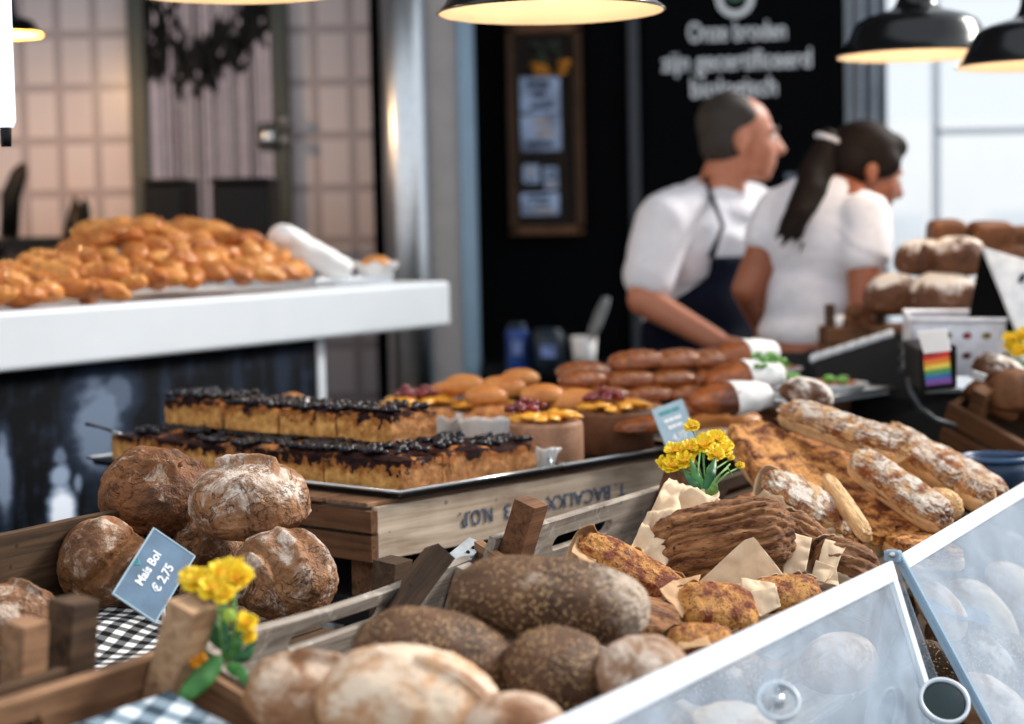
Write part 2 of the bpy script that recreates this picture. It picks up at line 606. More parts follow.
M['orange'] = plain('orange_petals', (240, 160, 20), .55, nscale=80, namt=.1, bump=.1)
M['peach'] = plain('peach_slices', (240, 168, 52), .3, nscale=40, namt=.1, bump=.1, coat=.3)
M['currant'] = plain('red_currants', (110, 16, 26), .2, nscale=60, namt=.3, bump=0, coat=.5)
M['berry'] = plain('blueberries', (14, 12, 22), .32, nscale=60, namt=.4, bump=0, spec=.35)
M['jam'] = plain('blueberry_jam', (46, 20, 20), .25, nscale=50, namt=.5, bump=.3, coat=.5)
M['cake'] = crust('cake_crumb', (164, 100, 44), (222, 162, 90), (236, 200, 150), .0, 30, (170, 104, 50), bump=.8, cscale=60)
M['cake_top'] = crust('cake_baked_top', (130, 66, 24), (196, 122, 58), (236, 200, 150), .0, 30, (170, 104, 50), bump=.5, cscale=24)
M['cake_cut'] = crust('cake_cut_side', (140, 84, 44), (196, 136, 82), (236, 200, 150), .0, 30, (170, 104, 50), bump=1.0, cscale=90)


def make_cake(name, dark, mid, zt):
    t = NT(name); v = t.coord()
    n1 = t.noise(v, 60, 5, .65); hole = t.voro(v, 240)
    c = t.ramp(n1, [(.36, dark), (.64, mid)])
    pit = t.math('LESS_THAN', hole.outputs['Distance'], .22)
    c = t.mix(t.math('MULTIPLY', pit, .45), c, lin([x * .5 for x in dark]))
    tc = t.n('ShaderNodeTexCoord'); sx = t.n('ShaderNodeSeparateXYZ'); t.l(tc.outputs['Object'], sx.inputs[0])
    z = t.math('ADD', sx.outputs[2], t.math('MULTIPLY', t.math('SUBTRACT', t.noise(v, 34, 4, .6), .5), .075))
    crustm = t.step(z, zt - .012, zt - .004)
    c = t.mix(t.math('MULTIPLY', crustm, .7), c, lin((150, 82, 34)))
    z2 = t.math('ADD', sx.outputs[2], t.math('MULTIPLY', t.math('SUBTRACT', t.noise(v, 40, 4, .6, .4), .5), .11))
    jam = t.math('MULTIPLY', t.step(z2, zt - .004, zt + .002), t.step(t.noise(v, 26, 4, .6, .5), .36, .44))
    c = t.mix(jam, c, t.ramp(n1, [(.4, (16, 9, 10)), (.7, (58, 24, 22))]))
    ro = t.n('ShaderNodeMapRange'); t.s(ro.inputs[0], jam); ro.inputs[3].default_value = .8; ro.inputs[4].default_value = .45
    h = t.math('SUBTRACT', n1, t.math('MULTIPLY', pit, .6))
    return t.done(t.bsdf(c, ro.outputs[0], 0, t.bump(h, .9, .003), .2))


M['cake_low'] = make_cake('blueberry_cake_crumb', (176, 112, 54), (236, 178, 104), .040)
M['cake_low_cut'] = make_cake('blueberry_cake_cut_side', (136, 84, 46), (196, 140, 88), .047)
M['muffin'] = crust('crumble_top', (164, 94, 40), (232, 164, 96), (246, 226, 196), .25, 30, (190, 124, 66), bump=1.0, cscale=50, con=1.4)
M['cakebase'] = crust('dusted_cake_side', (140, 96, 70), (182, 140, 112), (206, 180, 160), .4, 30, (170, 104, 50), bump=.4)
M['cakebase_dark'] = crust('dark_cake_side', (84, 52, 34), (120, 80, 54), (206, 180, 160), .1, 30, (170, 104, 50), bump=.4)
M['slate'] = plain('slate_blue_card', (92, 118, 142), .7, nscale=20, namt=.12, bump=.1)
M['slate_pale'] = plain('pale_blue_card', (160, 184, 198), .7, nscale=20, namt=.06, bump=.1)
M['white_ink'] = plain('white_lettering', (240, 242, 245), .7, nscale=10, namt=.0, bump=0)
M['teal'] = plain('teal_ink', (60, 150, 150), .7, nscale=10, namt=.02, bump=0)
M['blue_ink'] = plain('blue_stamp_ink', (56, 76, 104), .8, nscale=60, namt=.3, bump=0)
M['floor'] = plain('dark_floor', (70, 66, 62), .6, nscale=3, namt=.15, bump=.1)
M['ceil'] = plain('grey_ceiling', (120, 120, 122), .8, nscale=3, namt=.1, bump=.1)
M['plastic_black'] = plain('black_plastic', (6, 7, 9), .5, nscale=10, namt=.1, bump=0, spec=.25)
M['grey_box'] = plain('grey_card_box', (120, 126, 128), .6, nscale=10, namt=.05, bump=0)
M['blue_box'] = plain('blue_tin', (28, 62, 130), .35, nscale=16, namt=.3, bump=0)
M['teal_dark'] = plain('dark_teal_tin', (14, 34, 50), .4, nscale=16, namt=.3, bump=0)
M['grey_metal'] = plain('grey_metal', (130, 136, 140), .5, nscale=16, namt=.06, bump=0)
M['lettuce'] = plain('lettuce', (96, 150, 60), .4, nscale=60, namt=.25, bump=.3)
M['ham'] = plain('salad_filling', (150, 84, 54), .4, nscale=60, namt=.3, bump=.4)
M['pale_tray'] = plain('pale_tray', (206, 212, 218), .4, nscale=30, namt=.03, bump=0)
M['plate'] = plain('white_plate', (226, 230, 232), .25, nscale=10, namt=.01, bump=0)
M['bulb'] = plain('lamp_bulb', (255, 240, 214), .4, nscale=10, namt=0, bump=0, emit=(255, 226, 180), es=6)
M['tube'] = plain('lamp_tube', (235, 242, 250), .4, nscale=10, namt=0, bump=0, emit=(225, 238, 255), es=1.0)
M['cloth_bw'] = gingham('black_white_gingham', .013, (20, 20, 22), (104, 104, 106), (238, 236, 232))
M['cloth_blue'] = gingham('blue_white_gingham', .020, (54, 68, 80), (124, 140, 152), (212, 220, 226))
M['cloth_navy'] = plain('blue_cloth', (52, 74, 104), .9, nscale=90, namt=.2, bump=.3)


def make_acrylic():
    t = NT('clear_acrylic')
    tr = t.n('ShaderNodeBsdfTransparent'); tr.inputs[0].default_value = (.93, .96, .97, 1)
    gl = t.n('ShaderNodeBsdfGlossy'); gl.inputs['Roughness'].default_value = .06
    df = t.n('ShaderNodeBsdfDiffuse'); df.inputs[0].default_value = (.72, .84, 1.0, 1)
    v = t.coord()
    smear = t.noise(v, 9, 6, .65, 1.2)
    haze = t.ramp(smear, [(.3, (.10, .10, .10, 1)), (.75, (.30, .30, .30, 1))])
    fr = t.n('ShaderNodeFresnel'); fr.inputs[0].default_value = 1.49
    m1 = t.n('ShaderNodeMixShader'); t.l(haze, m1.inputs[0]); t.l(tr.outputs[0], m1.inputs[1]); t.l(df.outputs[0], m1.inputs[2])
    ge = t.n('ShaderNodeNewGeometry')
    ff = t.math('MULTIPLY', fr.outputs[0], t.math('SUBTRACT', 1, ge.outputs['Backfacing']))
    m2 = t.n('ShaderNodeMixShader'); t.l(ff, m2.inputs[0]); t.l(m1.outputs[0], m2.inputs[1]); t.l(gl.outputs[0], m2.inputs[2])
    return t.done(m2.outputs[0])


def make_rim(name, col, alpha):
    t = NT(name)
    tr = t.n('ShaderNodeBsdfTransparent')
    b = t.bsdf(col, .2, 0, None, .6)
    m1 = t.n('ShaderNodeMixShader'); m1.inputs[0].default_value = alpha
    t.l(tr.outputs[0], m1.inputs[1]); t.l(b, m1.inputs[2])
    return t.done(m1.outputs[0])


M['acrylic'] = make_acrylic()
M['rim'] = make_rim('frosted_acrylic_edge', (240, 246, 252), .88)
M['edge_blue'] = make_rim('blue_acrylic_edge', (150, 178, 200), .75)


def make_window_glass():
    t = NT('window_glass')
    tr = t.n('ShaderNodeBsdfTransparent'); gl = t.n('ShaderNodeBsdfGlossy'); gl.inputs['Roughness'].default_value = .02
    m1 = t.n('ShaderNodeMixShader'); m1.inputs[0].default_value = .06
    t.l(tr.outputs[0], m1.inputs[1]); t.l(gl.outputs[0], m1.inputs[2])
    return t.done(m1.outputs[0])


M['glass'] = make_window_glass()


def make_tiles():
    t = NT('mauve_wall_tiles')
    tc = t.n('ShaderNodeTexCoord')
    mp = t.n('ShaderNodeMapping'); t.l(tc.outputs['Object'], mp.inputs[0])
    mp.inputs['Location'].default_value = (.03, -.002, 0)
    br = t.n('ShaderNodeTexBrick'); t.l(mp.outputs[0], br.inputs['Vector'])
    br.offset = 0; br.squash = 1
    br.inputs['Color1'].default_value = lin((234, 218, 216)); br.inputs['Color2'].default_value = lin((226, 210, 209))
    br.inputs['Mortar'].default_value = lin((184, 166, 166)); br.inputs['Scale'].default_value = 1
    br.inputs['Mortar Size'].default_value = .015; br.inputs['Brick Width'].default_value = .122; br.inputs['Row Height'].default_value = .176
    br.inputs['Mortar Smooth'].default_value = .1
    return t.done(t.bsdf(br.outputs['Color'], .3, 0, t.bump(br.outputs['Fac'], -.3, .002), .5))


M['tiles'] = make_tiles()


def make_photo():
    """blurred blue-grey street photograph printed on the counter front"""
    t = NT('printed_photo')
    tc = t.n('ShaderNodeTexCoord')
    uv = tc.outputs['UV']
    mp = t.n('ShaderNodeMapping'); t.l(uv, mp.inputs[0]); mp.inputs['Scale'].default_value = (34, 3, 1)
    st = t.noise(mp.outputs[0], 1, 4, .6)
    bl = t.noise(uv, 9, 5, .6)
    base = t.math('MULTIPLY', t.step(t.math('ADD', t.math('MULTIPLY', st, .5), t.math('MULTIPLY', bl, .5)), .47, .72), .24)

    def blob(cx, cy, rx, ry, amt, soft=.5):
        s = t.n('ShaderNodeSeparateXYZ'); t.l(uv, s.inputs[0])
        dx = t.math('DIVIDE', t.math('SUBTRACT', s.outputs[0], cx), rx)
        dy = t.math('DIVIDE', t.math('SUBTRACT', s.outputs[1], cy), ry)
        d = t.math('SQRT', t.math('ADD', t.math('POWER', t.math('ABSOLUTE', dx), 2), t.math('POWER', t.math('ABSOLUTE', dy), 2)))
        d = t.math('ADD', d, t.math('MULTIPLY', t.math('SUBTRACT', bl, .5), 1.1))
        mr = t.n('ShaderNodeMapRange'); t.s(mr.inputs[0], d); mr.inputs[1].default_value = 1 + soft * .5; mr.inputs[2].default_value = 1 - soft
        return t.math('MULTIPLY', mr.outputs[0], amt)
    f = base
    for a in PHOTO_BLOBS:
        f = t.math('MAXIMUM', f, blob(*a))
    c = t.ramp(f, [(0, (4, 6, 10)), (.25, (30, 40, 56)), (.6, (120, 136, 160)), (1, (216, 226, 240))])
    return t.done(t.bsdf(c, .8, 0, None, .05))


def set_uv(me, fn):
    l = me.uv_layers.new(name='UVMap')
    for lp in me.loops:
        l.data[lp.index].uv = fn(me.vertices[lp.vertex_index].co)


def rbox(name, c, s, mat, parent=None, M_=None, bevel=.003, kind=None):
    """bevelled box, origin at its centre c in the frame M_"""
    Mx = (M_ if M_ is not None else Matrix.Identity(4)) @ TR(c)
    o = obj(name, box_mesh(s), mat, parent, Mx, bevel)
    if kind: o['kind'] = kind
    return o


def text(name, body, size, mat, parent, Mx, align='CENTER', ext=.0004, sx=1.0, bold=0, width=None):
    c = bpy.data.curves.new(name, 'FONT'); c.body = body; c.size = size
    c.align_x = align; c.align_y = 'CENTER'; c.extrude = ext; c.offset = bold
    c.materials.append(mat)
    tmp = bpy.data.objects.new(name, c); COL.objects.link(tmp)
    bpy.context.view_layer.update()
    me = bpy.data.meshes.new_from_object(tmp.evaluated_get(bpy.context.evaluated_depsgraph_get()))
    bpy.data.objects.remove(tmp)
    if width:
        xs = [v.co.x for v in me.vertices]; sx = width / (max(xs) - min(xs))
    me.transform(Matrix.Diagonal((sx, 1, 1, 1)))
    o = bpy.data.objects.new(name, me)
    return link(o, parent, Mx)


# =================================================================== THE ROOM
BW = 6.4      # distance of the back wall
ST = 'structure'
rbox('floor', (0, 3.6, -.05), (9, 8.4, .1), M['floor'], bevel=0, kind=ST)
rbox('ceiling', (-1.4, 5.4, 3.25), (5.2, 2.8, .1), M['ceil'], bevel=0, kind=ST)


def X(px, Y, py=200): return PY(px, py, Y).x


xa = X(378, BW); xb = X(474, BW); xc = X(846, BW); xd = X(873, BW)
# tiled part of the back wall, with the doorway hole in it (built from three pieces so that the hole is real)
tw = MB()
dl = X(140, BW); dr = X(288, BW)
tw.box((((-4) + dl) / 2, BW + .1, 1.6), (dl + 4, .2, 3.2))
tw.box(((dr + xb) / 2, BW + .1, 1.6), (xb - dr, .2, 3.2))
tw.box(((dl + dr) / 2, BW + .1, 2.75), (dr - dl, .2, .9))
me = tw.mesh('wall', False)
# object coordinates in the wall's own plane: x across, z up -> rotate so that the brick pattern lies on it
Rw = Matrix.Rotation(PI / 2, 4, 'X')
me.transform(Rw.inverted())
obj('wall_back_tiled', me, M['tiles'], None, Rw)['kind'] = ST
rbox('wall_back_black', ((xb + xc) / 2, BW + .1, 1.6), (xc - xb, .2, 3.2), M['black'], bevel=0, kind=ST)
rbox('wall_left', (-3.9, 4.2, 1.6), (.1, 4.6, 3.2), M['plaster'], bevel=0, kind=ST)
# window wall at the right: sill, frame, bars, glass
sill = PY(960, 330, BW).z
rbox('wall_back_window', ((xc + 4.4) / 2, BW + .1, (sill - .25) / 2), (4.4 - xc, .2, sill - .25), M['plaster'], bevel=0, kind=ST)
wf = MB()
wf.box((xc + .02, BW + .1, 2.0), (.04, .12, 2.6))
wf.box((4.3, BW + .1, 2.0), (.1, .12, 2.6))
for zz in (sill - .22, PY(960, 130, BW).z, 3.1): wf.box((2.9, BW + .1, zz), (2.9, .05, .022))
for px in (943, 1050): wf.box((X(px, BW), BW + .1, 2.0), (.022, .05, 2.6))
wo = obj('window_1', wf.mesh('w', False), M['white'], None, None, .004); wo['kind'] = ST
go = obj('window_pane', box_mesh((3.2, .006, 2.4)), M['glass'], wo, TR((xc + 1.6, BW + .12, sill + 1.0)))
# curtain strip beside the window
cu = grid_mesh('curtain', lambda s, t: (xc + .01 + s * .115, BW - .06 + .022 * math.sin(s * 16 + t * 2), 2.7 - t * 1.9), 40, 12, .004)
tag(obj('window_curtain', cu, plain('grey_curtain', (150, 158, 168), .8, nscale=8, namt=.1, bump=.1)), 'grey gathered curtain hanging between black wall and bright window', 'curtain')
# the street outside
fc = MB(); fc.box((5, 16, 1.1), (16, .3, 2.3))
fo = obj('exterior_house_front', fc.mesh('f', False), plain('white_render', (250, 250, 250), .8, nscale=1, namt=.02, bump=0)); fo['kind'] = ST
for i in range(6):
    for j in range(1):
        w_ = MB(); w_.box((0, 0, 0), (.7, .06, 1.0))
        q = obj('window_pane', w_.mesh('p', False), plain('street_window_glass', (226, 231, 235), .3, nscale=2, namt=.05, bump=0), fo, TR((.6 + i * 1.25, 15.83, .95 + j * 1.75)), .004)
rbox('exterior_pavement', (5, 11.4, -.05), (16, 9.4, .1), plain('pale_paving', (232, 230, 226), .8), bevel=0, kind=ST)

# steel column, plaster pier and pale frame between tiled and black parts
p0 = X(376, 5.9); p1 = X(430, 5.9)
cm = MB(); cm.lathe([(.072, 0), (.072, 3.2)], 48, None, True)
tag(obj('trim_1', cm.mesh('column'), M['steel'], None, TR(((p0 + p1) / 2 + .012, 5.95, 0))), kind=ST)
rbox('trim_2', (X(381, 5.98), 6.15, 1.6), (.05, .3, 3.2), M['black'], bevel=.003, kind=ST)
rbox('trim_3', (X(445, 6.05), 6.2, 1.6), (X(459, 6.05) - X(429, 6.05), .3, 3.2), M['plaster'], bevel=.004, kind=ST)
rbox('trim_4', (X(468, 6.0), 6.15, 1.6), (X(477, 6) - X(461, 6), .3, 3.2), M['bluegrey'], bevel=.004, kind=ST)
# grey upright on the black wall
rbox('trim_5', (X(635, BW), BW - .01, 1.6), (.036, .05, 3.2), plain('dark_grey_trim', (44, 48, 56), .5), bevel=.003, kind=ST)

# doorway with frame, room behind, hanging strips and bundles
df = MB()
for px in (143, 284):
    df.box((X(px, BW - .03), BW - .02, 1.25), (.055, .09, 2.5))
df.box((X(213, BW), BW - .02, 2.33), (dr - dl, .09, .07))
do = obj('door_1', df.mesh('d', False), M['doorframe'], None, None, .004); do['kind'] = ST
dn = X(287, BW - .1)
hd = MB(); hd.lathe([(.0, -.012), (.018, -.012), (.02, 0), (.018, .03), (.0, .034)], 20, Matrix.Translation((dn, BW - .08, PY(287, 122, BW).z)) @ Matrix.Rotation(PI / 2, 4, 'X'))
hd.lathe([(.0, -.012), (.018, -.012), (.02, 0), (.018, .03), (.0, .034)], 20, Matrix.Translation((dn, BW - .08, PY(287, 141, BW).z)) @ Matrix.Rotation(PI / 2, 4, 'X'))
hd.box((dn - .06, BW - .07, PY(272, 138, BW).z), (.06, .02, .09))
obj('door_handle', hd.mesh('h'), M['steel'], do)
rbox('wall_passage', (X(213, 7.9), 7.6, 1.6), (2.2, .1, 3.2), plain('mauve_grey_plaster', (216, 204, 206), .8), bevel=0, kind=ST)
# vertical strips
r2 = random.Random(3)
cv = empty('strip_curtain', TR((X(213, BW), BW + .1, 2.3)), 'dark strip curtain of thin hanging strands in the doorway behind the pastries', 'curtain')
cvm = MB()
for k in range(26):
    x = dl + .05 + (dr - dl - .1) * (k + .5) / 26 + r2.uniform(-.004, .004)
    w_ = r2.choice((.004, .005, .007, .009))
    obj('strand', box_mesh((w_, .004, 2.2)), M[r2.choice(('doorframe', 'plastic_black', 'grey_metal', 'doorframe', 'plastic_black'))], cv, TR((x, BW + .1 + r2.uniform(-.02, .02), 1.2)))
rbox('rail', ((dl + dr) / 2, BW + .1, 2.31), (dr - dl - .08, .03, .03), M['plastic_black'], cv)


def bundle(px, py, w, h, seed):
    """a dark bunch of hanging things in the doorway"""
    c = PY(px, py, BW + .02); k = mpp(c)
    mb = MB(); rr = random.Random(seed)
    for i in range(26):
        a = V3((rr.uniform(-.5, .5) * w * k, rr.uniform(-.05, .05), rr.uniform(-.5, .5) * h * k))
        l_ = rr.uniform(.03, .07)
        mb.ball(a, (.012, .012, l_), 2, Matrix.Rotation(rr.uniform(-.8, .8), 4, 'Y'))
    mb.tube([(0, 0, h * k * .3), (0, 0, 2.28 - c.z)], .004, 6)
    return obj('dark_bunch', mb.mesh('b'), plain('dark_dried_bunch', (18, 17, 16), .8), None, TR(c))


tag(bundle(257, 18, 34, 44, 1), 'black bunch hanging at the right end of the doorway top', 'bunch')
tag(bundle(226, 45, 36, 44, 2), 'black bunch hanging in the middle of the doorway', 'bunch')
tag(bundle(194, 66, 36, 44, 3), 'lowest black bunch hanging left of the doorway middle', 'bunch')
tag(bundle(163, 42, 26, 70, 4), 'black bunch hanging beside the left door jamb', 'bunch')


def bin_thing(px, py, w, h, label, cat, name, mat):
    c = PY(px, py, 5.9); k = mpp(c); w *= k; h *= k
    e = empty(name, TR((c.x, c.y, c.z - h / 2)), label, cat)
    mb = MB(); mb.box((0, 0, h * .45), (w, .3, h * .9)); obj('body', mb.mesh('b', False), mat, e, TR((c.x, c.y, c.z - h / 2)), .01)
    mb = MB(); mb.box((0, 0, h * .95), (w * 1.06, .32, h * .1)); obj('lid', mb.mesh('b', False), mat, e, TR((c.x, c.y, c.z - h / 2)), .01)
    mb = MB(); mb.box((0, 0, -(c.z - h / 2) / 2 - .005), (w * .9, .28, c.z - h / 2 - .01)); obj('stand', mb.mesh('b', False), M['plastic_black'], e, TR((c.x, c.y, c.z - h / 2)), .01)


bin_thing(247, 210, 56, 62, 'squat black box standing in the doorway behind the pastry heap', 'box', 'storage_box', M['plastic_black'])
bin_thing(172, 205, 40, 50, 'black box standing by the left jamb of the doorway', 'box', 'storage_box', M['plastic_black'])
# shelf and dark things before the tiles at far left
sh = PY(30, 243, 5.8)
e = empty('wall_shelf', TR((X(35, 5.9), 6.1, sh.z)), 'black shelf along the tiled wall at far left', 'shelf')
rbox('shelf_board', (X(0, 5.9), 6.1, sh.z), (X(66, 5.9) - X(-66, 5.9), .5, .035), M['plastic_black'], e)
for q in (-40, 55): rbox('bracket', (X(q, 5.9), 6.2, sh.z - .12), (.03, .3, .2), M['plastic_black'], e)
c = PY(76, 228, 6.0); k = mpp(c); c.z = sh.z + .0175 + 22 * k
mb = MB(); mb.lathe([(.0, 36 * k * .5), (.006, 34 * k * .5), (22 * k * .5, -10 * k), (26 * k * .5, -22 * k)], 24, None, True)
mb.ball((.03, 0, .0), (.018, .02, .05), 2)
tag(obj('funnel', mb.mesh('c'), M['plastic_black'], None, TR(c)), 'black pointed funnel-shaped thing between tiled wall and pastries', 'funnel')
mb = MB(); mb.tube([(0, 0, -.15), (.01, 0, -.02), (.04, 0, .05), (.055, 0, .08)], [.03, .032, .026, .01], 14)
tag(obj('bottle', mb.mesh('c'), M['plastic_black'], None, TR((X(8, 6.0), 6.0, sh.z + .0185 + .15))), 'dark bottle shape standing at the left end of the shelf', 'bottle')
# white lamp tube at the far left top
c = PY(3, 60, 3.0)
e = empty('tube_lamp', TR(c), 'white upright tube lamp with dark end cap hanging at far left', 'lamp')
mb = MB(); mb.lathe([(.0, -.105), (.012, -.105), (.016, -.095), (.016, .5), (.0, .5)], 24); obj('tube', mb.mesh('t'), M['tube'], e, TR(c))
mb = MB(); mb.lathe([(.0, -.135), (.008, -.135), (.009, -.105), (.0, -.105)], 20); obj('end_cap', mb.mesh('t'), M['plastic_black'], e, TR(c))
mb = MB(); mb.tube([(0, 0, .5), (0, 0, 3.2 - c.z)], .004); obj('cord', mb.mesh('t'), M['plastic_black'], e, TR(c))


# =================================================================== LAMPS
def pendant(px, py, half, Y, label, yellow=False, power=6):
    power *= .5
    c = PY(px, py, Y); R = half * mpp(c)
    e = empty('pendant_lamp', TR(c), label, 'lamp', None)
    pr = [(1.0, 0), (1.015, .012), (1.0, .03), (.95, .07), (.86, .22), (.80, .36), (.755, .43), (.62, .50), (.46, .545), (.33, .58), (.27, .64), (.235, .74), (.215, .95), (.19, 1.2), (.1, 1.3), (.0, 1.3)]
    mb = MB(); mb.lathe([(r * R, z * R) for r, z in pr], 64); obj('shade', mb.mesh('s'), M['blackgloss'], e, TR(c))
    pi_ = [(.995, .002), (.94, .07), (.85, .215), (.79, .35), (.74, .42), (.6, .48), (.44, .525), (.3, .55), (.0, .56)]
    mb = MB(); mb.lathe([(r * R, z * R) for r, z in pi_], 64); obj('inner_reflector', mb.mesh('s'), M['yellow_in' if yellow else 'cream'], e, TR(c))
    mb = MB(); mb.lathe([(.0, .12), (.07, .125), (.12, .17), (.14, .25), (.12, .33), (.06, .42), (.055, .55)], 24)
    for i, q in enumerate(mb.v): mb.v[i] = (q[0] * R, q[1] * R, q[2] * R)
    obj('bulb', mb.mesh('b'), M['bulb'], e, TR(c))
    top = 3.2 - c.z
    mb = MB(); mb.tube([(0, 0, 1.28 * R), (0, 0, top)], .006, 10); obj('cord', mb.mesh('c'), M['plastic_black'], e, TR(c))
    ld = bpy.data.lights.new('lamp_light', 'POINT'); ld.energy = power; ld.color = (1, .84, .64) if not yellow else (1, .64, .32); ld.shadow_soft_size = .03
    lo = bpy.data.objects.new('lamp_light', ld); lo.location = c + V3((0, 0, .03 * R)); COL.objects.link(lo)
    return e


pendant(551, 13, 113, 3.2, 'black enamel pendant lamp with cream inside hanging before the black wall', power=2.5)
pendant(917, 56, 79, 4.3, 'black enamel pendant lamp hanging in front of the bright window', power=2.5)
pendant(1040, 66, 82, 4.0, 'black pendant lamp cut by the edge, overlapping the lamp before the window', power=2)
pendant(240, -9, 116, 3.2, 'black pendant lamp with only its cream rim showing above the doorway', power=2.5)
pendant(10, 35, 31, 5.45, 'small black pendant lamp with yellow inside by the tiled wall', True, power=30)

# =================================================================== BLACK WALL: board, writing, logo
bx0, bx1 = X(645, BW), X(838, BW)
sg = empty('wall_sign', TR(((bx0 + bx1) / 2, BW - .02, 1.9)), 'black lettered sign board on the wall behind the two people', 'sign')
rbox('board', ((bx0 + bx1) / 2, BW - .02, 2.0), (bx1 - bx0, .03, 2.3), M['black'], sg)
FRONT = Matrix.Rotation(PI / 2, 4, 'X')
for body, px, py, wpx in (('Onze broden', 737, 32, 98), ('zijn gecertificeerd', 737, 61, 150), ('biologisch', 734, 88, 86)):
    c = PY(px, py, BW - .04); k = mpp(c)
    o = text('lettering', body, 27 * k, M['white_ink'], sg, TR(c) @ Matrix.Rotation(-ROLL * .6, 4, 'Y') @ FRONT, bold=.0012, width=wpx * k)
c = PY(812, 176, BW - .04); k = mpp(c)
mb = MB()
for i_, (x_, w_) in enumerate(((-22, 9), (-9, 12), (6, 10), (20, 12))): mb.box((x_ * k, 0, 0), (w_ * k, .003, 6 * k))
obj('faint_writing', mb.mesh('fw', False), plain('dim_lettering', (120, 128, 140), .7, bump=0), sg, TR(c))['kind'] = 'stuff'
c = PY(735, -2, BW - .045); k = mpp(c)
mb = MB(); mb.lathe([(19 * k, -.003), (19 * k, .003), (13 * k, .003), (13 * k, -.003), (19 * k, -.003)], 48, FRONT)
obj('emblem_ring', mb.mesh('r', False), M['white_ink'], sg, TR(c))
mb = MB()
for a in (-.7, 0, .7):
    mb.ball((math.sin(a) * 8 * k, 0, math.cos(a) * 8 * k - 5 * k), (2.4 * k, .002, 6 * k), 2, Matrix.Rotation(a, 4, 'Y'))
obj('emblem_leaf', mb.mesh('l'), plain('emblem_green', (90, 130, 110), .7), sg, TR(c))

# rustic framed notice board
c0 = PY(545, 130, BW - .03); k = mpp(c0)
nb = empty('notice_board', TR(c0), 'tall brown wooden notice board with pale sheets on the black wall', 'notice board')
rbox('board', (0, 0, 0), (72 * k, .03, 205 * k), wood('dark_board_wood', (16, 11, 8), (40, 27, 18), (70, 70, 4)), nb, TR(c0))
for sx_ in (-33, 33): rbox('frame', (sx_ * k, -.025, 0), (9 * k, .03, 205 * k), wood('frame_wood', (40, 26, 16), (84, 56, 34), (70, 70, 4)), nb, TR(c0))
for sz_ in (-100, 100): rbox('frame', (0, -.025, sz_ * k), (75 * k, .03, 9 * k), M['wood_brown'], nb, TR(c0))
for i, (px, py, w, h) in enumerate(((540, 95, 40, 36), (541, 133, 40, 36), (531, 174, 16, 18), (551, 178, 14, 22), (540, 204, 38, 22))):
    c = PY(px, py, BW - .06); k2 = mpp(c)
    sht = obj('sheet', box_mesh((w * k2, .003, h * k2)), plain('printed_sheet', (150, 164, 190), .8, nscale=14, namt=.25, bump=0), nb, TR(c) @ Matrix.Rotation(r2.uniform(-.03, .03), 4, 'Y'))
    for j in range(3):
        obj('print_block', box_mesh((w * k2 * r2.uniform(.3, .7), .002, h * k2 * .16)), plain('print_grey', r2.choice(((70, 78, 104), (176, 156, 140), (60, 70, 90))), .8, bump=0), sht, TR(c + V3((r2.uniform(-.1, .1) * w * k2, -.003, (j - 1) * h * k2 * .3))))
c = PY(550, 60, BW - .08); k2 = mpp(c)
fl = empty('flower_bunch', TR(c), 'small bunch of orange flowers hanging at the notice board top', 'flowers')
mb = MB()
for i in range(16): mb.ball((r2.uniform(-17, 17) * k2, r2.uniform(-.02, .02), r2.uniform(-14, -2) * k2), (.013, .013, .011), 2)
obj('blossoms', mb.mesh('f'), plain('orange_blossom', (206, 130, 24), .6), fl, TR(c))
mb = MB()
for i in range(14): mb.ball((r2.uniform(-16, 10) * k2, r2.uniform(-.02, .02), r2.uniform(0, 18) * k2), (.007, .006, .024), 2, Matrix.Rotation(r2.uniform(-1, 1), 4, 'Y'))
obj('leaves', mb.mesh('f'), plain('dark_leaf', (34, 44, 22), .6), fl, TR(c))

# things on the dark back bench
bt = PY(540, 372, 5.6).z
be = empty('back_bench', TR((X(560, 5.6), 5.75, 0)), 'black work bench standing along the black wall', 'bench')
rbox('bench_top', (X(560, 5.6), 5.8, bt - .02), (X(650, 5.6) - X(482, 5.6), .6, .04), M['black'], be)
for px in (486, 646): rbox('leg', (X(px, 5.6), 5.8, (bt - .04) / 2), (.05, .5, bt - .04), M['black'], be)


def canister(px, py, w, h, name, label, cat, mat, matlid):
    c = PY(px, py, 5.65); k = mpp(c)
    h0 = c.z + h * k / 2 - bt
    e = empty(name, TR((c.x, c.y, bt)), label, cat)
    r = w * k / 2
    mb = MB(); mb.lathe([(0, 0), (r * .95, 0), (r, .006), (r, h0 * .85), (r * .96, h0 * .88), (0, h0 * .88)], 28); obj('body', mb.mesh('b'), mat, e, TR((c.x, c.y, bt)))
    mb = MB(); mb.lathe([(0, h0 * .88), (r * .8, h0 * .88), (r * .8, h0 * .97), (r * .7, h0), (0, h0)], 28); obj('lid', mb.mesh('b'), matlid, e, TR((c.x, c.y, bt)))
    mb = MB(); mb.box((0, -r * 1.0, h0 * .5), (r * .9, .006, h0 * .3)); obj('paper_label', mb.mesh('b', False), plain('blue_tin_label', (120, 140, 200), .5, nscale=30, namt=.3), e, TR((c.x, c.y, bt)))


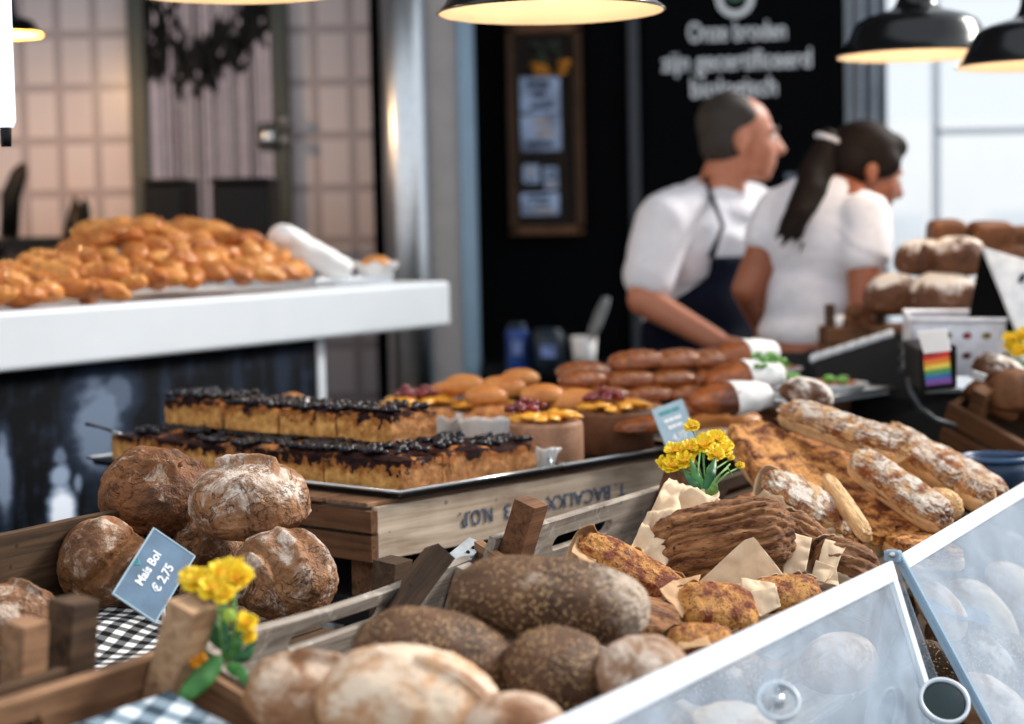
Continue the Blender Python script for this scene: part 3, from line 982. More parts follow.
canister(517, 345, 22, 44, 'tin', 'blue tin with a pale label on the back bench', 'tin', M['blue_box'], M['teal_dark'])
canister(548, 350, 34, 42, 'tin', 'dark teal tin beside the blue tin on the back bench', 'tin', M['teal_dark'], M['teal_dark'])
c = PY(602, 318, 5.6)
e = empty('scoop', TR(c), 'grey metal scoop leaning upright left of the man', 'scoop')
a0 = PY(606, 298, 5.65); a1 = PY(592, 336, 5.6)
mb = MB(); mb.tube([a0, a0.lerp(a1, .3), a0.lerp(a1, .8), a1], [.015, .024, .024, .018], 16, flat=.35); obj('blade', mb.mesh('b'), M['grey_metal'], e)
mb = MB(); mb.tube([a1, PY(586, 352, 5.6), V3((PY(578, 372, 5.6).x, 5.6, bt + .012))], [.012, .011, .012], 12); obj('handle', mb.mesh('b'), M['wood_brown'], e)
c = PY(584, 352, 5.62); k = mpp(c)
mb = MB(); mb.lathe([(0, 0), (10 * k, 0), (13 * k, 34 * k), (12 * k, 34 * k), (9 * k, 2 * k), (0, 2 * k)], 24)
tag(obj('paper_cup', mb.mesh('c'), M['white_paper'], None, TR((c.x, 5.62, bt))), 'white paper cup behind the stack of glazed rolls', 'cup')


# =================================================================== LEFT COUNTER WITH PASTRIES
LC0 = V3((-0.968, 3.6, 0)); LC1 = V3((-.150, 5.0, 0))
LU = (LC1 - LC0).normalized(); LVd = V3((-LU.y, LU.x, 0)); LL = (LC1 - LC0).length
LZ = 1.307; LH = .118


def LCp(s, t, z): p = LC0 + LU * s + LVd * t; return V3((p.x, p.y, z))


LM = MX(V3((LC0.x, LC0.y, 0)), LU, (0, 0, 1))
lc = empty('bakery_counter', LM, 'long white counter with rounded end carrying the pastry heap', 'counter')
# slab with rounded right end
ot = [(-.9, 0), (LL - .03, 0)] + [(LL - .03 + .03 * math.sin(a), .03 - .03 * math.cos(a)) for a in (PI / 6, PI / 3, PI / 2)] + [(LL, .6), (-.9, .6)]
n = len(ot)
mb = MB(); mb.add([(x, y, LZ - LH) for x, y in ot] + [(x, y, LZ) for x, y in ot], [tuple(range(n))[::-1], tuple(n + i for i in range(n))] + [(i, (i + 1) % n, n + (i + 1) % n, n + i) for i in range(n)])
obj('counter_top', mb.mesh('t', False), M['white'], lc, LM, .012, 3)
PHOTO_BLOBS = [(.27, .25, .09, .24, .42), (.33, .14, .07, .12, .34), (.165, .62, .042, .17, 1.0, .4), (.165, .44, .032, .06, .62, .4), (.165, .36, .025, .05, .4, .4), (.02, .40, .025, .2, .5), (.07, .80, .06, .06, .55), (.21, .48, .014, .05, .5), (.30, .82, .05, .05, .3), (.39, .40, .02, .06, .4), (.47, .22, .02, .2, .16), (.70, .2, .02, .3, .12), (.86, .1, .03, .3, .14)]
M['photo'] = make_photo()
s_post = 1.065
me = grid_mesh('panel', lambda s, t: (-.9 + s * (s_post + .88), .05, LZ - LH - t * .62), 2, 2, .02)
# picture coordinates: 0..1 from the left picture edge to the post, 0..1 downwards
set_uv(me, lambda co: ((co.x - 0) / s_post, (LZ - LH - co.z) / .50))
obj('photo_panel', me, M['photo'], lc, LM)
for s_ in (-.85, s_post + .02): rbox('leg', (s_, .06, (LZ - LH) / 2), (.035, .035, LZ - LH), M['white'], lc, LM, .004)
rbox('leg', (s_post + .02, .54, (LZ - LH) / 2), (.035, .035, LZ - LH), M['white'], lc, LM, .004)
rbox('back_panel', (.06, .56, (LZ - LH) / 2), (1.85, .02, LZ - LH - .02), M['black'], lc, LM, .003)

# heap of pastries
pm = []
for i in range(5):
    L_ = .098; W_ = (.046, .05, .054, .044, .05)[i]
    me = loaf_mesh(1, W_ / L_, .44, 40 + i, 4, 2.1, .10, .03, .75, bend=(.22, .3, .12, -.2, .0)[i], ridges=None, scores=[(-.7 + .35 * q, -.8, -.55 + .35 * q, .8, .07, .22, .1) for q in range(5)])
    me.transform(Matrix.Scale(L_, 4))
    me.materials.append(M['pastry'] if i % 2 == 0 else M['pastry_dark']); pm.append(me)
    pm.append(me.copy()); pm[-1].materials.clear(); pm[-1].materials.append(M['pastry_dark'] if i % 2 == 0 else M['pastry'])


def heap(s, t):
    a = .135 * math.exp(-((s - .66) / .17) ** 2) + .135 * math.exp(-((s - .93) / .13) ** 2) + .055 * math.exp(-((s - .15) / .36) ** 2)
    a *= .8 + .2 * math.sin(s * 11) ** 2
    return a * min(1, .12 + t / .26) * (1 if s < 1.02 else max(0, 1 - (s - 1.02) * 14))


r3 = random.Random(11)
first = True
PG = 'golden pastries heaped on the white counter'
for row in range(8):
    t = .035 + row * .045
    for kk in range(21):
        s = -.16 + kk * .064 + (row % 2) * .032 + r3.uniform(-.012, .012)
        if s > 1.025: continue
        h = heap(s, t)
        if row > 0 and h < .03: continue
        z = LZ + .016 + h + r3.uniform(-.006, .008)
        a = r3.uniform(0, PI)
        up = V3((r3.uniform(-.35, .35), r3.uniform(-.35, .35), 1))
        ex = V3((math.cos(a), math.sin(a), r3.uniform(-.4, .4)))
        o = obj('pastry', r3.choice(pm), None, None, MX(LCp(s, t, z), ex, up) @ Matrix.Scale(r3.uniform(.85, 1.12), 4))
        tag(o, 'golden brown twisted pastry in the heap on the white counter', 'pastry', PG)

# white bag, wrapped roll and metal tray on the counter's right end
a0, a1 = PY(274, 232, 4.55), PY(346, 272, 4.72)
def bagf(s, t):
    p = a0.lerp(a1, s); d = (a1 - a0).normalized(); u_ = V3((0, 0, 1)); u_ = (u_ - d * u_.dot(d)).normalized(); w_ = d.cross(u_)
    r = .030 * min(1, (min(s, 1 - s) * 12 + .002)) ** .5
    q = 2 * PI * t
    k_ = 1 + .12 * noise.noise(V3((s * 7, math.cos(q) * 1.5, math.sin(q) * 1.5)))
    return p + u_ * (math.cos(q) * r * k_) + w_ * (math.sin(q) * r * 1.5 * k_)
tag(obj('paper_bag', grid_mesh('bag', bagf, 30, 24), M['white_paper']), 'long white paper bag leaning on the right slope of the pastry heap', 'bag')
c = PY(376, 268, 4.8)
rl = empty('wrapped_roll', TR(c), 'round bread roll in white paper right of the long white bag', 'roll')
obj('roll', loaf_mesh(.085, .08, .05, 61, 4, bottom=.6), M['bun'], rl, TR(c))
obj('paper_wrap', grid_mesh('pw', lambda s, t: ((.034 + .02 * t) * math.cos(2 * PI * s) * 1.05, (.034 + .02 * t) * math.sin(2 * PI * s), -.022 + .034 * t + .006 * math.sin(7 * 2 * PI * s) * t), 48, 5, .001), M['white_paper'], rl, TR(c))
tr_ = MB(); tr_.box((0, 0, .003), (.34, .3, .006))
for sx_ in (-1, 1): tr_.box((sx_ * .168, 0, .009), (.006, .3, .018))
for sy_ in (-1, 1): tr_.box((0, sy_ * .148, .009), (.34, .006, .018))
tag(obj('serving_tray', tr_.mesh('t', False), M['traylight'], None, LM @ TR((LL - .23, .3, LZ)), .002), 'thin metal tray lying on the right end of the white counter', 'tray')

# =================================================================== DISPLAY STANDS (mostly hidden under the goods)
TM = MX(V3((TC.x, TC.y, 0)), TU, (0, 0, 1))
st = empty('display_table', TM @ TR((.8, .4, 0)), 'dark wooden table under the baking trays', 'table')
rbox('table_top', (.73, .48, .835), (1.54, .9, .05), M['wood_black'], st, TM)
for a_, b_ in ((.03, .10), (1.44, .10), (.03, .88), (1.44, .88)): rbox('leg', (a_, b_, .405), (.07, .07, .81), M['wood_black'], st, TM)
FM = Matrix.Identity(4)
for i in range(3): FM[i][0] = U[i]; FM[i][1] = VF[i]; FM[i][2] = WF[i]; FM[i][3] = OF[i]
BM = Matrix.Identity(4)
for i in range(3): BM[i][0] = U[i]; BM[i][1] = VB[i]; BM[i][2] = WB[i]; BM[i][3] = OF[i]
fs_ = empty('sloping_stand', TR((OF.x, OF.y, 0)), 'sloping dark wooden stand under the front row of crates', 'stand')
rbox('sloping_board', (.65, -.28, -.165), (2.65, .56, .025), M['wood_black'], fs_, FM, .002)
for a_, b_ in ((-.6, -.5), (1.9, -.5), (-.6, -.08), (1.9, -.08), (.9, -.5)):
    p = F(a_, b_, -.18)
    rbox('leg', (p.x, p.y, p.z / 2), (.05, .05, p.z - .01), M['wood_black'], fs_, None, .002)
bs_ = empty('low_stand', TR(B(.1, .3, 0)), 'dark wooden stand under the back row of crates', 'stand')
rbox('stand_board', (.0, .45, -.165), (1.2, .76, .025), M['wood_black'], bs_, BM, .002)
for a_, b_ in ((-.55, .12), (.55, .12), (-.55, .75), (.55, .75)):
    p = B(a_, b_, -.18)
    rbox('leg', (p.x, p.y, p.z / 2), (.05, .05, p.z - .01), M['wood_black'], bs_, None, .002)


# =================================================================== CRATES
def crate(label, FMx, a0, a1, b0, b1, mat, H=.125, slot=True, posts=((0, 1), (1, 1)), post_ext=.035, seed=0, backs=True, fronts=True, lefts=True, rights=True, postmat=None, top=None, name='wooden_crate', pw=.034, topc=0.0, pmats=None):
    """open crate in frame FMx: back board along U at b1, front at b0, side boards along V"""
    L = a1 - a0; D = b1 - b0; T_ = .012
    e = empty(name, FMx @ TR((a0 + L / 2, b0 + D / 2, topc - H)), label, 'crate')
    if backs: obj('slotted_board' if slot else 'end_board', board_mesh(L, H, T_, (L / 2, H * .68, L * .34, H * .2) if slot else None, seed, top=top), mat, e, FMx @ TR((a0, b1 - T_ / 2, topc - H)), .0015)
    if fronts: obj('slotted_board', board_mesh(L, H, T_, (L / 2, H * .60, L * .30, H * .2), seed + 1), mat, e, FMx @ TR((a0, b0 + T_ / 2, topc - H)), .0015)
    R90 = Matrix.Rotation(PI / 2, 4, 'Z')
    for fl_, x in ((lefts, a0 + T_ / 2), (rights, a1 - T_ / 2)):
        if not fl_: continue
        for j in (0, 1):
            obj('side_board', board_mesh(D - .03, H * .44, T_, None, seed + 2 + j), mat, e, FMx @ TR((x, b0 + .015, topc - H + j * H * .52)) @ R90, .0015)
    mb = MB()
    for q in range(6): mb.box((a0 + L / 2, b0 + D * (q + .5) / 6, topc - H - .006), (L - .004, D / 6 - .006, .010))
    obj('bottom_boards', mb.mesh('b', False), mat, e, FMx, .001)
    for i, (pa, pb) in enumerate(((0, 0), (1, 0), (0, 1), (1, 1))):
        ext = post_ext if (pa, pb) in posts else .0
        h = H + ext
        x = a0 + T_ + pw / 2 if pa == 0 else a1 - T_ - pw / 2
        y = b0 + T_ + pw / 2 if pb == 0 else b1 - T_ - pw / 2
        po = obj('corner_post', board_mesh(pw, h, pw * .85, None, seed + 10 + i, .003), (pmats or {}).get((pa, pb), postmat or mat), e, FMx @ TR((x - pw / 2, y, topc - H)), .002)
    return e


# front row (their back ends face us over the loaves) ...
crate('front crate with a blue gingham cloth in it, lower left', FM, -.62, -.012, -.46, 0, M['wood_warm'], posts=((1, 1),), post_ext=.072, seed=1, postmat=M['wood_tan'], fronts=False, pw=.042)
crate('weathered grey slotted crate holding the floury and seeded loaves', FM, 0, .60, -.46, 0, M['wood_grey'], posts=(), seed=21, fronts=False, rights=False, pmats={}, top=lambda x: -.012 * math.sin(PI * x / .6))
crate('weathered crate holding the breads wrapped in parchment', FM, .655, 1.22, -.46, 0, M['wood_grey'], posts=((0, 1), (1, 1)), post_ext=.06, seed=41, postmat=M['wood_brown'], fronts=False, lefts=False, pw=.040, topc=.02)
crate('crate at the far end under the long cheese breads', FM, 1.27, 1.93, -.46, 0, M['wood_dark'], posts=(), seed=61, fronts=False, lefts=False, H=.11)
# ... back row
crate('brown crate with one loaf at the left edge of the display', BM, -.62, -.148, .03, .50, M['wood_dark'], posts=((1, 0),), post_ext=.052, seed=81, postmat=M['wood_tan'], slot=False, topc=-.005, pmats={(1, 0): M['wood_warm']}, pw=.036)  # shade on the boards and light on the post put into their wood colours
crate('brown crate lined with black and white gingham holding the round loaves', BM, -.138, .55, .03, .50, M['wood_dark'], posts=((0, 0),), post_ext=.062, seed=101, postmat=M['wood_dark'], slot=False, topc=-.005, rights=False, fronts=False, pw=.042)  # darker wood colour stands in for the shade on boards and post

# the dark leaning stake beside the seeded loaves and the plank end behind it
e = empty('leaning_stake', TR(PY(415, 590, 2.42)), 'dark square stake leaning over the grey slotted board beside the seeded loaf', 'stake')
q0, q1 = PY(383, 628, 2.40), PY(440, 553, 2.46)
dx = (q1 - q0)
mm = MX(q0, dx, (.35, -.9, .2))
obj('stake_body', board_mesh(dx.length, .050, .03, None, 7, .003), M['wood_dark'], e, mm @ TR((0, 0, -.025)), .003)
e = empty('plank', TR(PY(470, 553, 2.66)), 'pale bluish plank end with two nail holes behind the leaning stake', 'plank')
q0, q1 = PY(440, 575, 2.60), PY(477, 545, 2.70)
mm = MX(q0, q1 - q0, (.15, -.5, .9))
obj('plank_body', board_mesh((q1 - q0).length, .028, .014, None, 17, .002), plain('bluish_wood', (150, 156, 160), .7, nscale=30, namt=.15, bump=.3), e, mm @ Matrix.Rotation(PI / 2, 4, 'X') @ TR((0, -.0, -.014)), .004)
mb = MB()
for q in (.7, .85): mb.ball(q0.lerp(q1, q) + V3((.003, -.01, .004)), (.003, .003, .003), 2)
obj('nail', mb.mesh('n'), M['plastic_black'], e)
q0, q1 = PY(478, 548, 2.66), PY(505, 566, 2.60)
for i in range(2):
    d_ = V3((0, .02 * i, -.014 * i))
    mm = MX(q0 + d_, q1 - q0, (.1, -.4, .9))
    tag(obj('lath', board_mesh((q1 - q0).length + .05, .012, .012, None, 27 + i, .001), M['wood_warm'], None, mm, .001), ('upper' if i == 0 else 'lower') + ' brown lath between the two grey crates', 'lath')

# printed upturned crate under the tray
pc = empty('printed_crate', TM @ TR((.25, .3, .9)), 'upturned pale wooden crate with blue stamped letters under the blueberry cake tray', 'crate')
cu0, cu1, cv0, cv1, cz0, cz1 = -.045, .72, .012, .55, .925, 1.010
PT = MX(V3((TC.x, TC.y, 0)), TU, (0, 0, 1)) @ TR((0, 0, 0))
obj('printed_board', board_mesh(cu1 - cu0, cz1 - cz0, .014, None, 3), M['wood_pale'], pc, PT @ TR((cu0, cv0, cz0)), .0015)
obj('end_board', board_mesh(cu1 - cu0, cz1 - cz0, .014, None, 4), M['wood_pale'], pc, PT @ TR((cu0, cv1, cz0)), .0015)
R90 = Matrix.Rotation(PI / 2, 4, 'Z')
for u_ in (cu0 - .008, cu1 + .008):
    for j, (z0, hh) in enumerate(((cz0, .040), (cz0 + .046, .034))):
        obj('side_board', board_mesh(cv1 - cv0 + .014, hh, .014, None, 5 + j), M['wood_brown'], pc, PT @ TR((u_, cv0 - .007, z0)) @ R90, .0015)
mb = MB()
for q in range(5): mb.box((cu0 + (cu1 - cu0) / 2, cv0 + (cv1 - cv0) * (q + .5) / 5, cz1 + .004), (cu1 - cu0 + .02, (cv1 - cv0) / 5 - .01, .007))
obj('top_boards', mb.mesh('b', False), M['wood_warm'], pc, PT, .001)
for u_ in (cu0 + .025, cu1 - .025):
    for v_ in (cv0 + .04, cv1 - .04):
        rbox('corner_post', (u_, v_, .893), (.045, .04, .063), M['wood_brown'], pc, PT, .002)
# stamped letters, upside down because the crate stands on its head
Ttxt = PT @ TR((.365, cv0 - .0085, (cz0 + cz1) / 2)) @ FRONT @ Matrix.Rotation(PI, 4, 'Z')
for body, xo, wd in (('T. BACALKX', -.105, .22), ('13', .096, .030), ('N.O.P.', .184, .080)):
    text('stamped_letters', body, .036, M['blue_ink'], pc, Ttxt @ TR((xo, 0, 0)), ext=.0005, width=wd)
o = text('stamped_letters', '1961', .03, plain('dark_stamp', (40, 28, 20), .8), pc, PT @ TR((cu0 - .0165, cv0 + .14, (cz0 + .02))) @ Matrix.Rotation(-PI / 2, 4, 'Z') @ FRONT @ Matrix.Rotation(PI, 4, 'Z'), ext=.0005)

# gingham cloths
def clothf(FMx, a0, a1, b0, b1, c, amp, seed):
    def f(s, t):
        a = a0 + (a1 - a0) * s; b = b0 + (b1 - b0) * t
        return FMx @ V3((a, b, c + amp * noise.noise(V3((a * 9, b * 9, seed)))))
    return f
def cloth(name, label, FMx, a0, a1, b0, b1, c, amp, mat, seed):
    me = grid_mesh(name, clothf(FMx, a0, a1, b0, b1, c, amp, seed), 40, 40, -.0015)
    inv = FMx.inverted()
    set_uv(me, lambda co: ((inv @ co).x * .93 + (inv @ co).y * .35, (inv @ co).y * .93 - (inv @ co).x * .35))
    o = obj('gingham_cloth', me, mat)
    return tag(o, label, 'cloth')
cloth('cloth', 'black and white gingham cloth under the round loaves', BM, -.12, .36, .09, .43, -.112, .012, M['cloth_bw'], 1)
cloth('cloth', 'blue and white gingham cloth at the lower left front', FM, -.50, -.085, -.39, -.060, -.010, .01, M['cloth_blue'], 2)


# =================================================================== BREADS
def bread(px, py, Y, wpx, wr, hr, mat, label, ex=(1, 0, 0), ez=(0, 0, 1), name='bread_loaf', cat='bread', group=None, **kw):
    c = PY(px, py, Y); L = wpx * mpp(c)
    me = loaf_mesh(L, L * wr, L * hr, **kw)
    o = obj(name, me, mat, None, MX(c, ex, ez))
    return tag(o, label, cat, group)


# round loaves with the "Mais Bol" card
bread(250, 507, 2.66, 120, .90, .60, M['mais_flour'], 'dusty round loaf on top of the pile at its right, under the tray corner', ez=(.0, -.22, 1), seed=1, sub=6, bump=.05, bottom=.62, sq=2.25,
      scores=[(-.55, .45, .5, .38, .16, .10, .25)])
bread(155, 497, 2.76, 110, .95, .68, M['mais_dark'], 'dark cracked round loaf on top of the pile at its left', ex=(1, .2, -.1), ez=(.0, -.5, 1), seed=2, sub=6, bump=.06, bottom=.6,
      scores=[(-.6, -.12, .3, -.02, .13, .28, .2), (.25, .15, .75, .45, .13, .25, .2)])
bread(101, 563, 2.60, 86, 1.05, .85, M['mais'], 'round loaf leaning on its side left of the price card', ex=(.8, .3, -.5), ez=(-.35, -.8, .7), seed=3, sub=6, bump=.06, bottom=.6,
      scores=[(-.2, -.8, .35, .7, .13, .22, .25)])
bread(150, 566, 2.76, 78, 1.0, .8, M['mais'], 'round loaf half hidden behind the blue price card', ex=(.9, .1, -.2), ez=(-.1, -.7, .8), seed=4, sub=5, bump=.06, bottom=.6,
      scores=[(-.5, -.3, .3, .3, .13, .22, .2)])
bread(208, 548, 2.74, 74, 1.0, .8, M['mais'], 'small round loaf showing between the two lower loaves above the yellow flowers', ex=(1, .1, 0), ez=(.0, -.6, .8), seed=5, sub=5, bump=.06, bottom=.6,
      scores=[(-.3, -.6, .1, .6, .15, .2, .2)])
bread(284, 578, 2.58, 106, .92, .72, M['mais_flour'], 'round loaf with a white floury scar beside the grey slotted board', ex=(.95, .25, -.1), ez=(-.05, -.6, .8), seed=6, sub=6, bump=.06, bottom=.6,
      scores=[(.05, .75, .45, -.3, .15, .08, .10), (-.75, .2, -.2, -.7, .1, .08, .08)])
bread(12, 622, 2.36, 100, .9, .56, M['mais'], 'cut-off round loaf at the left edge of the picture behind two short posts', ex=(1, .2, 0), ez=(0, -.35, 1), seed=7, sub=6, bump=.05, bottom=.6,
      scores=[(.1, .7, .75, .1, .1, .14, .2)])

# front crates: seeded and floury loaves
bread(549, 604, 2.16, 202, .46, .37, M['seeded'], 'long dark seeded loaf lying on top with a pale right end', ex=(1, .05, -.11), ez=(.06, -.5, 1), dust=.62, seed=11, sub=6, bump=.035, fine=.01, bottom=.7, sq=2.4)
bread(436, 662, 2.08, 172, .62, .46, M['seeded'], 'broad dark seeded loaf below the leaning stake', ex=(1, .15, -.24), ez=(.1, -.5, 1), seed=12, sub=6, bump=.04, fine=.01, bottom=.6)
bread(556, 672, 2.05, 108, .95, .62, M['seeded'], 'seeded loaf end under the long seeded loaf', ex=(1, .1, -.1), ez=(.0, -.5, 1), seed=13, sub=6, bump=.04, fine=.01, bottom=.7)
bread(642, 674, 2.02, 94, .92, .62, M['grey_loaf'], 'pale brown loaf end beside the clear guard', ex=(1, .05, .1), ez=(.1, -.5, 1), seed=14, sub=6, bump=.03, bottom=.7)
bread(318, 703, 1.96, 150, .75, .50, M['tan_loaf'], 'floury tan loaf with a brown crease beside the yellow flowers', ex=(1, .2, -.15), ez=(-.05, -.45, 1), seed=15, sub=6, bump=.04, bottom=.6,
      scores=[(-.3, .55, .6, .2, .12, .1, .2)])
bread(410, 712, 1.90, 190, .72, .52, M['white_loaf'], 'large white floury loaf with one long cut, lower middle front', ex=(1, .1, -.20), ez=(.0, -.45, 1), seed=16, sub=6, bump=.03, bottom=.6,
      scores=[(-.02, .12, .75, -.25, .055, .16, .12)])
bread(512, 732, 1.86, 110, .8, .52, M['tan_loaf'], 'floury loaf only just showing at the bottom edge', ex=(1, .1, 0), ez=(0, -.45, 1), seed=17, sub=5, bump=.03, bottom=.6)
bread(640, 738, 1.95, 120, .7, .55, M['seeded'], 'dark loaf behind the lower clear guard', ex=(1, .4, 0), ez=(0, -.45, 1), seed=18, sub=5, bump=.03, bottom=.6)
bread(728, 742, 2.22, 120, .7, .5, M['white_loaf'], 'white floury loaf seen hazily through the nearer clear guard', ex=(1, .9, 0), ez=(.1, -.4, 1), seed=19, sub=5, bump=.03, bottom=.6)
bread(720, 680, 2.36, 110, .7, .5, M['seeded_flour'], 'brown loaf seen hazily through the nearer clear guard below its top rim', ex=(1, .9, 0), ez=(.1, -.4, 1), seed=20, sub=5, bump=.03, bottom=.6)
bread(838, 668, 2.58, 110, .6, .5, M['tan_loaf'], 'tan loaf seen hazily through the nearer clear guard at its right', ex=(1, 1.2, 0), ez=(.1, -.4, 1), seed=23, sub=5, bump=.03, bottom=.6)

# breads wrapped in parchment -------------------------------------------------
def crumple(p, amp, sc, seed):
    return V3((noise.noise(p * sc + V3((seed, 0, 0))), noise.noise(p * sc + V3((0, seed, 3))), noise.noise(p * sc + V3((5, 0, seed))))) * amp


def ridge_abs(p, sc, seed):
    return abs(noise.noise(p * sc + V3((seed, seed * 2, 0)))) * 2 - .5


def sheet(name, corners, parent, mat, seed, amp=.006, nu=26, nv=26, belly=0, M_=None, jag=0):
    """crumpled sheet spanned by four corner points (p00,p10,p11,p01), bulging by belly"""
    a, b, c_, d = [V3(q) for q in corners]
    nrm = (b - a).cross(d - a).normalized()
    def f(s, t):
        t2 = t * (1 + jag * noise.noise(V3((s * 5, seed * 1.3, 0)))) if jag else t
        p = a.lerp(b, s).lerp(d.lerp(c_, s), t2)
        e_ = math.sin(PI * s) * math.sin(PI * min(1, t))
        p = p + nrm * (belly * e_)
        p = p + nrm * (amp * (ridge_abs(p, 22, seed) + .5 * ridge_abs(p, 48, seed + 3))) + crumple(p, amp * .6, 15, seed)
        return p
    return obj(name, grid_mesh(name, f, nu, nv, .0012), mat, parent)


def wrapped(px, py, Y, wpx, wr, hr, mat, label, ex, ez, seed, papers=(), name='wrapped_bread', ridges=None, sq=3.0, bump=.06, fine=.03, pmat=None, cup=True, bread_label=None, cupfrac=(.62, .1)):
    c = PY(px, py, Y); k = mpp(c); L = wpx * k
    Mx = MX(c, ex, ez)
    e = empty(name, Mx, label, 'bread', None)
    me = loaf_mesh(L, L * wr, L * hr, seed=seed, sub=6 if wpx > 100 else 5, sq=sq, bump=bump, fine=fine, bottom=.8, ridges=ridges, fs=2.6)
    obj('bread', me, mat, e, Mx)
    if cup:
        # parchment cradle hugging the underside and the sides
        lo, jg = cupfrac
        def f(s, t):
            q = -PI * .98 + s * PI * .96
            q = -PI / 2 + (s - .5) * PI * (1.05 + lo * .5)
            x = (t - .5) * 2
            rr = 1.05 * (1 - .30 * abs(x) ** 5)
            y_ = math.cos(q); z_ = math.sin(q)
            kk = (abs(y_) ** 3 + abs(z_) ** 3) ** (-1 / 3)
            p = V3((x * L / 2 * 1.06, y_ * kk * L * wr / 2 * rr, z_ * kk * L * hr * .5 * rr - .002))
            p += V3((0, noise.noise(p * 30 + V3((seed, 0, 0))), noise.noise(p * 26 + V3((0, seed, 0))))) * L * .03
            if s < .06 or s > .94: p += V3((0, 0, noise.noise(V3((x * 5, seed, s)))) ) * L * .10
            return Mx @ p
        obj('paper_wrap', grid_mesh('paper_wrap', f, 30, 30, .0012), pmat or M['paper'], e)
    for i, pp in enumerate(papers):
        pts = [PY(*q) for q in pp[0]]
        sheet('paper_fold', pts, e, pp[2] if len(pp) > 2 else (pmat or M['paper']), seed + i * 3.7, pp[1] if len(pp) > 1 else .004)
    return e


# the big layered one, standing on edge, its ridged side towards us
wrapped(722, 543, 2.68, 142, .56, .42, M['ridge'], 'big layered brown bread standing in crumpled parchment above the wrapped pile', (1, .12, .14), (-.1, -.9, .55), 31,
        papers=[([(648, 592, 2.58), (622, 558, 2.62), (668, 473, 2.80), (716, 498, 2.75)], .016),
                ([(668, 505, 2.79), (664, 490, 2.80), (710, 480, 2.84), (722, 506, 2.74)], .012),
                ([(690, 590, 2.575), (786, 578, 2.575), (784, 590, 2.56), (700, 598, 2.56)], .003),
                ([(693, 588, 2.573), (788, 580, 2.573), (753, 537, 2.585), (745, 540, 2.587)], .003)], ridges=(24, .045), bump=.06, fine=.05, cup=False)
wrapped(633, 574, 2.52, 128, .36, .26, M['orange_seed'], 'long bread with orange seedy top in parchment, left of the big layered one', (.84, .1, -.52), (.25, -.75, .75), 32,
        papers=[([(572, 552, 2.475), (590, 572, 2.455), (612, 536, 2.55), (580, 526, 2.56)], .004),
                ([(652, 602, 2.43), (672, 618, 2.43), (699, 580, 2.47), (676, 590, 2.46)], .003, M['paper_brown'])], pmat=M['paper_brown'])
wrapped(716, 612, 2.44, 84, .7, .45, M['orange_seed'], 'orange seeded bread under the big layered one, next to the guard', (1, .2, -.12), (.1, -.75, .75), 33, pmat=M['paper_brown'],
        papers=[([(660, 588, 2.42), (682, 618, 2.40), (700, 575, 2.47), (672, 580, 2.46)], .003, M['paper_brown'])])
wrapped(640, 625, 2.40, 90, .6, .5, M['ridge'], 'dark bread in brown paper in the shade behind the long seeded loaf', (1, .3, -.3), (.1, -.75, .75), 34, pmat=M['paper_brown'])
wrapped(700, 646, 2.28, 70, .6, .5, M['orange_seed'], 'wrapped bread with a brown paper corner beside the guard rim', (1, .3, -.1), (.1, -.75, .75), 35, pmat=M['paper_brown'],
        papers=[([(676, 650, 2.24), (712, 646, 2.24), (700, 626, 2.28), (680, 628, 2.28)], .003, M['paper_brown'])])
wrapped(783, 598, 2.50, 78, .55, .45, M['orange_seed'], 'seeded bread with an upturned white paper collar next to the guard', (1, .3, .05), (.1, -.75, .75), 36,
        papers=[([(742, 612, 2.44), (776, 606, 2.45), (778, 584, 2.48), (741, 578, 2.46)], .005), ([(741, 592, 2.455), (760, 616, 2.43), (782, 606, 2.44), (776, 586, 2.46)], .004)])
wrapped(802, 541, 2.78, 66, .62, .6, M['ridge'], 'dark layered bread with torn parchment right of the big layered one', (.75, .2, -.6), (-.05, -.75, .75), 37, ridges=(13, .07),
        papers=[([(784, 576, 2.66), (806, 572, 2.66), (812, 540, 2.70), (786, 530, 2.70)], .005)])
wrapped(845, 566, 2.74, 70, .7, .6, M['ridge'], 'small bread gathered in twisted parchment at the guard corner', (.85, .3, -.35), (-.05, -.7, .75), 38, ridges=(13, .07),
        papers=[([(806, 590, 2.66), (828, 578, 2.66), (846, 545, 2.72), (826, 540, 2.72)], .006), ([(810, 580, 2.67), (838, 588, 2.66), (836, 566, 2.68), (816, 560, 2.69)], .005)])
wrapped(806, 506, 2.95, 104, .45, .3, M['cheese_pale'], 'long floury-topped bread behind the wrapped breads', (.8, .2, -.5), (-.05, -.6, .8), 39, cup=True)

